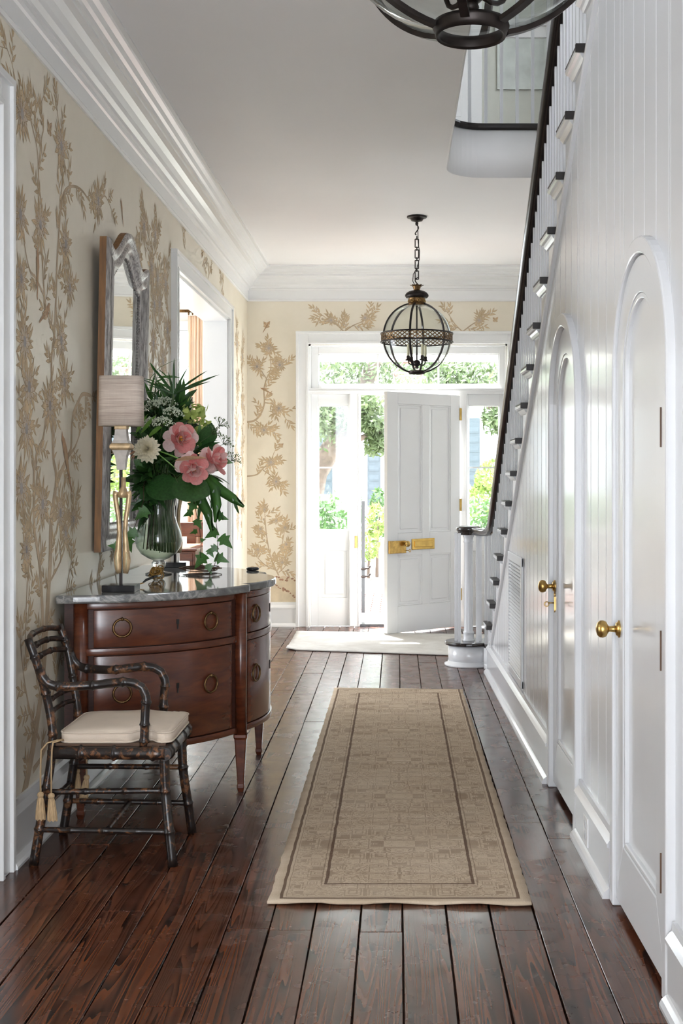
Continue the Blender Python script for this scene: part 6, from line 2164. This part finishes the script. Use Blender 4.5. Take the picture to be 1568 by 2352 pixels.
def tree(lab, base, limbs, crowns, nl, ls, group):
    ro = thing('oak_tree', base, lab, 'tree', group)
    for i, (pts, r0, r1) in enumerate(limbs):
        b = MB(); n = len(pts); b.tube(pts, [r0 + (r1 - r0) * k / (n - 1) for k in range(n)], 9)
        build(b, 'trunk' if i == 0 else 'limb', M['bark'], ro)
    b = MB(); leaf_cloud(b, crowns, nl, ls, rt, True)
    build(b, 'foliage', M['oak'], ro, kind='stuff')
tree('spreading oak whose leaning trunk shows in the lock side sidelight', (-2.0, 21, GZ - .14),
     [([(-1.75, 21, GZ - .14), (-1.55, 21, .8), (-1.40, 21, 1.45), (-1.05, 21, 2.0), (-.70, 21, 2.6), (-.3, 21, 3.6)], .26, .12), ([(-1.0, 21, 2.1), (-.7, 20.8, 2.0), (-.35, 20.6, 2.12), (.1, 20.5, 2.3)], .07, .03), ([(-.9, 21, 2.3), (-1.4, 21, 2.9), (-1.9, 21, 3.6)], .10, .04)],
     [((-1.5, 21, 3.2), (.9, .9, .6)), ((-.7, 21, 3.3), (.9, .9, .6)), ((-1.35, 20.6, 2.30), (.55, .6, .45)), ((-.5, 20.4, 2.55), (.35, .5, .32)), ((.1, 21.2, 3.2), (.8, .7, .5)), ((-.45, 20.4, 2.22), (.25, .3, .10)), ((-2.3, 21, 3.0), (.8, .8, .6)), ((-.30, 20.6, 1.95), (.22, .3, .22)), ((-1.0, 20.6, 2.5), (.5, .6, .4))], 7500, .062, 'garden oaks')
tree('oak with a reddish leaning limb seen in the sidelight behind the newel', (2.9, 19, GZ - .14),
     [([(3.4, 19, GZ - .14), (3.2, 19, .9), (2.75, 19, 1.35), (2.15, 19, 1.62), (1.75, 19, 2.05), (1.3, 19, 2.75)], .17, .09), ([(1.75, 19, 2.05), (2.0, 19, 2.6), (2.1, 19, 3.2)], .08, .03)],
     [((1.7, 19, 2.95), (.8, .8, .45)), ((.8, 18.9, 3.0), (.7, .6, .40)), ((1.62, 18.6, 2.25), (.28, .4, .22)), ((2.4, 19, 2.6), (.6, .6, .5)), ((1.0, 19, 2.72), (.35, .4, .16))], 5200, .058, 'garden oaks')
def shrub(lab, base, crowns, nl, ls, mat, nm='hedge', cat='hedge'):
    ro = thing(nm, base, lab, cat)
    b = MB(); leaf_cloud(b, crowns, nl, ls, rt); build(b, 'foliage', M[mat], ro, kind='stuff')
    b = MB()
    for c, rad in crowns:
        b.tube([(c[0], c[1], GZ - .14), (c[0] + .02, c[1], c[2])], [.03, .012], 6)
    build(b, 'stem', M['bark'], ro, kind='stuff')
shrub('leafy green hedge below the lock side sidelight', (-1.3, 17, GZ - .14), [((-1.85 + .32 * k, 17 + .1 * (k % 2), .55), (.36, .4, .62)) for k in range(4)], 2600, .055, 'hedge')
shrub('leafy green hedge below the sidelight behind the newel', (1.5, 16.5, GZ - .14), [((1.05 + .3 * k, 16.5, .55), (.34, .4, .55)) for k in range(4)], 2200, .05, 'hedge')
shrub('bright lime shrub beside the garden path', (-.45, 17.6, GZ - .14), [((-.42, 17.6, .42), (.16, .2, .28)), ((-.30, 17.8, .75), (.14, .2, .25))], 500, .05, 'lime_shrub', 'shrub', 'shrub')
shrub('tall lime shrub in front of the neighbouring house', (1.65, 18, GZ - .14), [((1.45, 18, 1.35), (.30, .3, .28)), ((1.3, 18, 1.0), (.3, .3, .3))], 800, .055, 'lime_shrub', 'shrub', 'shrub')
shrub('dark green shrub past the iron post', (-.25, 19, GZ - .14), [((-.30, 19.2, .75), (.14, .2, .45)), ((-.70, 19.2, .7), (.2, .2, .5))], 700, .05, 'hedge', 'shrub', 'shrub')
# low garden wall with coping
build(MB().box(-4.5, -.75, 19.9, 20.2, GZ - .14, .98).box(-4.5, -.7, 19.85, 20.25, .98, 1.08), 'garden_wall', M['flag'], None, 'low pale garden wall with coping behind the hedge', 'wall', bevel=.01)
# garden urn
b = MB(); b.lathe([(.13, GZ - .14), (.13, .0), (.07, .06), (.05, .14), (.12, .22), (.17, .34), (.18, .44), (.20, .46), (.16, .45)], (-.235, 18.2, 0), 20)
build(b, 'garden_urn', plain('lead_urn', (.22, .23, .25), .6), None, 'grey lead urn beside the garden path', 'urn')
# house across the street
hs = thing('white_house', (0, 33, GZ - .14), 'white clapboard house with slate blue shutters across the garden', 'house')
build(MB().box(-8, 8, 32, 36, GZ - .14, 9), 'wall', M['house'], hs)
for k in range(40):
    z = GZ + .1 + .2 * k
    build(MB().box(-6, 6, 31.975, 32.0, z, z + .185), 'clapboard', M['house'], hs)
for x in (-1.2 - 2.75, -1.24, 2.62, 5.4):
    for z0_, z1_ in ((.6, 2.9), (4.4, 6.6)):
        w_ = build(MB().box(x - .42, x + .42, 31.90, 31.99, z0_ - .08, z1_ + .1), 'window', M['white_trim'], hs, bevel=.01)
        for i in range(2):
            for j2 in range(3):
                build(MB().box(x - .36 + .37 * i, x - .01 + .37 * i, 31.885, 31.895, z0_ + j2 * (z1_ - z0_) / 3 + .02, z0_ + (j2 + 1) * (z1_ - z0_) / 3 - .02), 'pane', plain('house_pane_%g_%g_%d%d' % (x, z0_, i, j2), (.45, .52, .56), .1), w_)
        for sx in (-1, 1):
            sh_ = build(MB().box(x + sx * .63 - .17, x + sx * .63 + .17, 31.88, 31.95, z0_, z1_), 'shutter', M['shutter'], hs, bevel=.008)
            for q in range(8):
                zz = z0_ + .15 + q * (z1_ - z0_ - .3) / 8
                build(MB().hexa([(x + sx * .63 - .13, 31.87, zz), (x + sx * .63 + .13, 31.87, zz), (x + sx * .63 + .13, 31.89, zz + .05), (x + sx * .63 - .13, 31.89, zz + .05), (x + sx * .63 - .13, 31.868, zz + .05), (x + sx * .63 + .13, 31.868, zz + .05), (x + sx * .63 + .13, 31.885, zz + .2), (x + sx * .63 - .13, 31.885, zz + .2)]), 'slat', M['shutter'], sh_)
# picket fence glimpsed in the sidelight behind the newel
fn = thing('picket_fence', (2.2, 24, GZ - .14), 'white picket fence in front of the neighbouring house', 'fence')
for k in range(24):
    x = 1.2 + .115 * k
    b = MB(); b.prism([(x - .035, 24, GZ - .14), (x + .035, 24, GZ - .14), (x + .035, 24, 1.15), (x, 24, 1.22), (x - .035, 24, 1.15)], [(x - .035, 24.02, GZ - .14), (x + .035, 24.02, GZ - .14), (x + .035, 24.02, 1.15), (x, 24.02, 1.22), (x - .035, 24.02, 1.15)])
    build(b, 'picket', M['house'], fn)
for z in (.25, .95): build(MB().box(1.1, 4.0, 24.02, 24.05, z, z + .08), 'fence_rail', M['house'], fn)
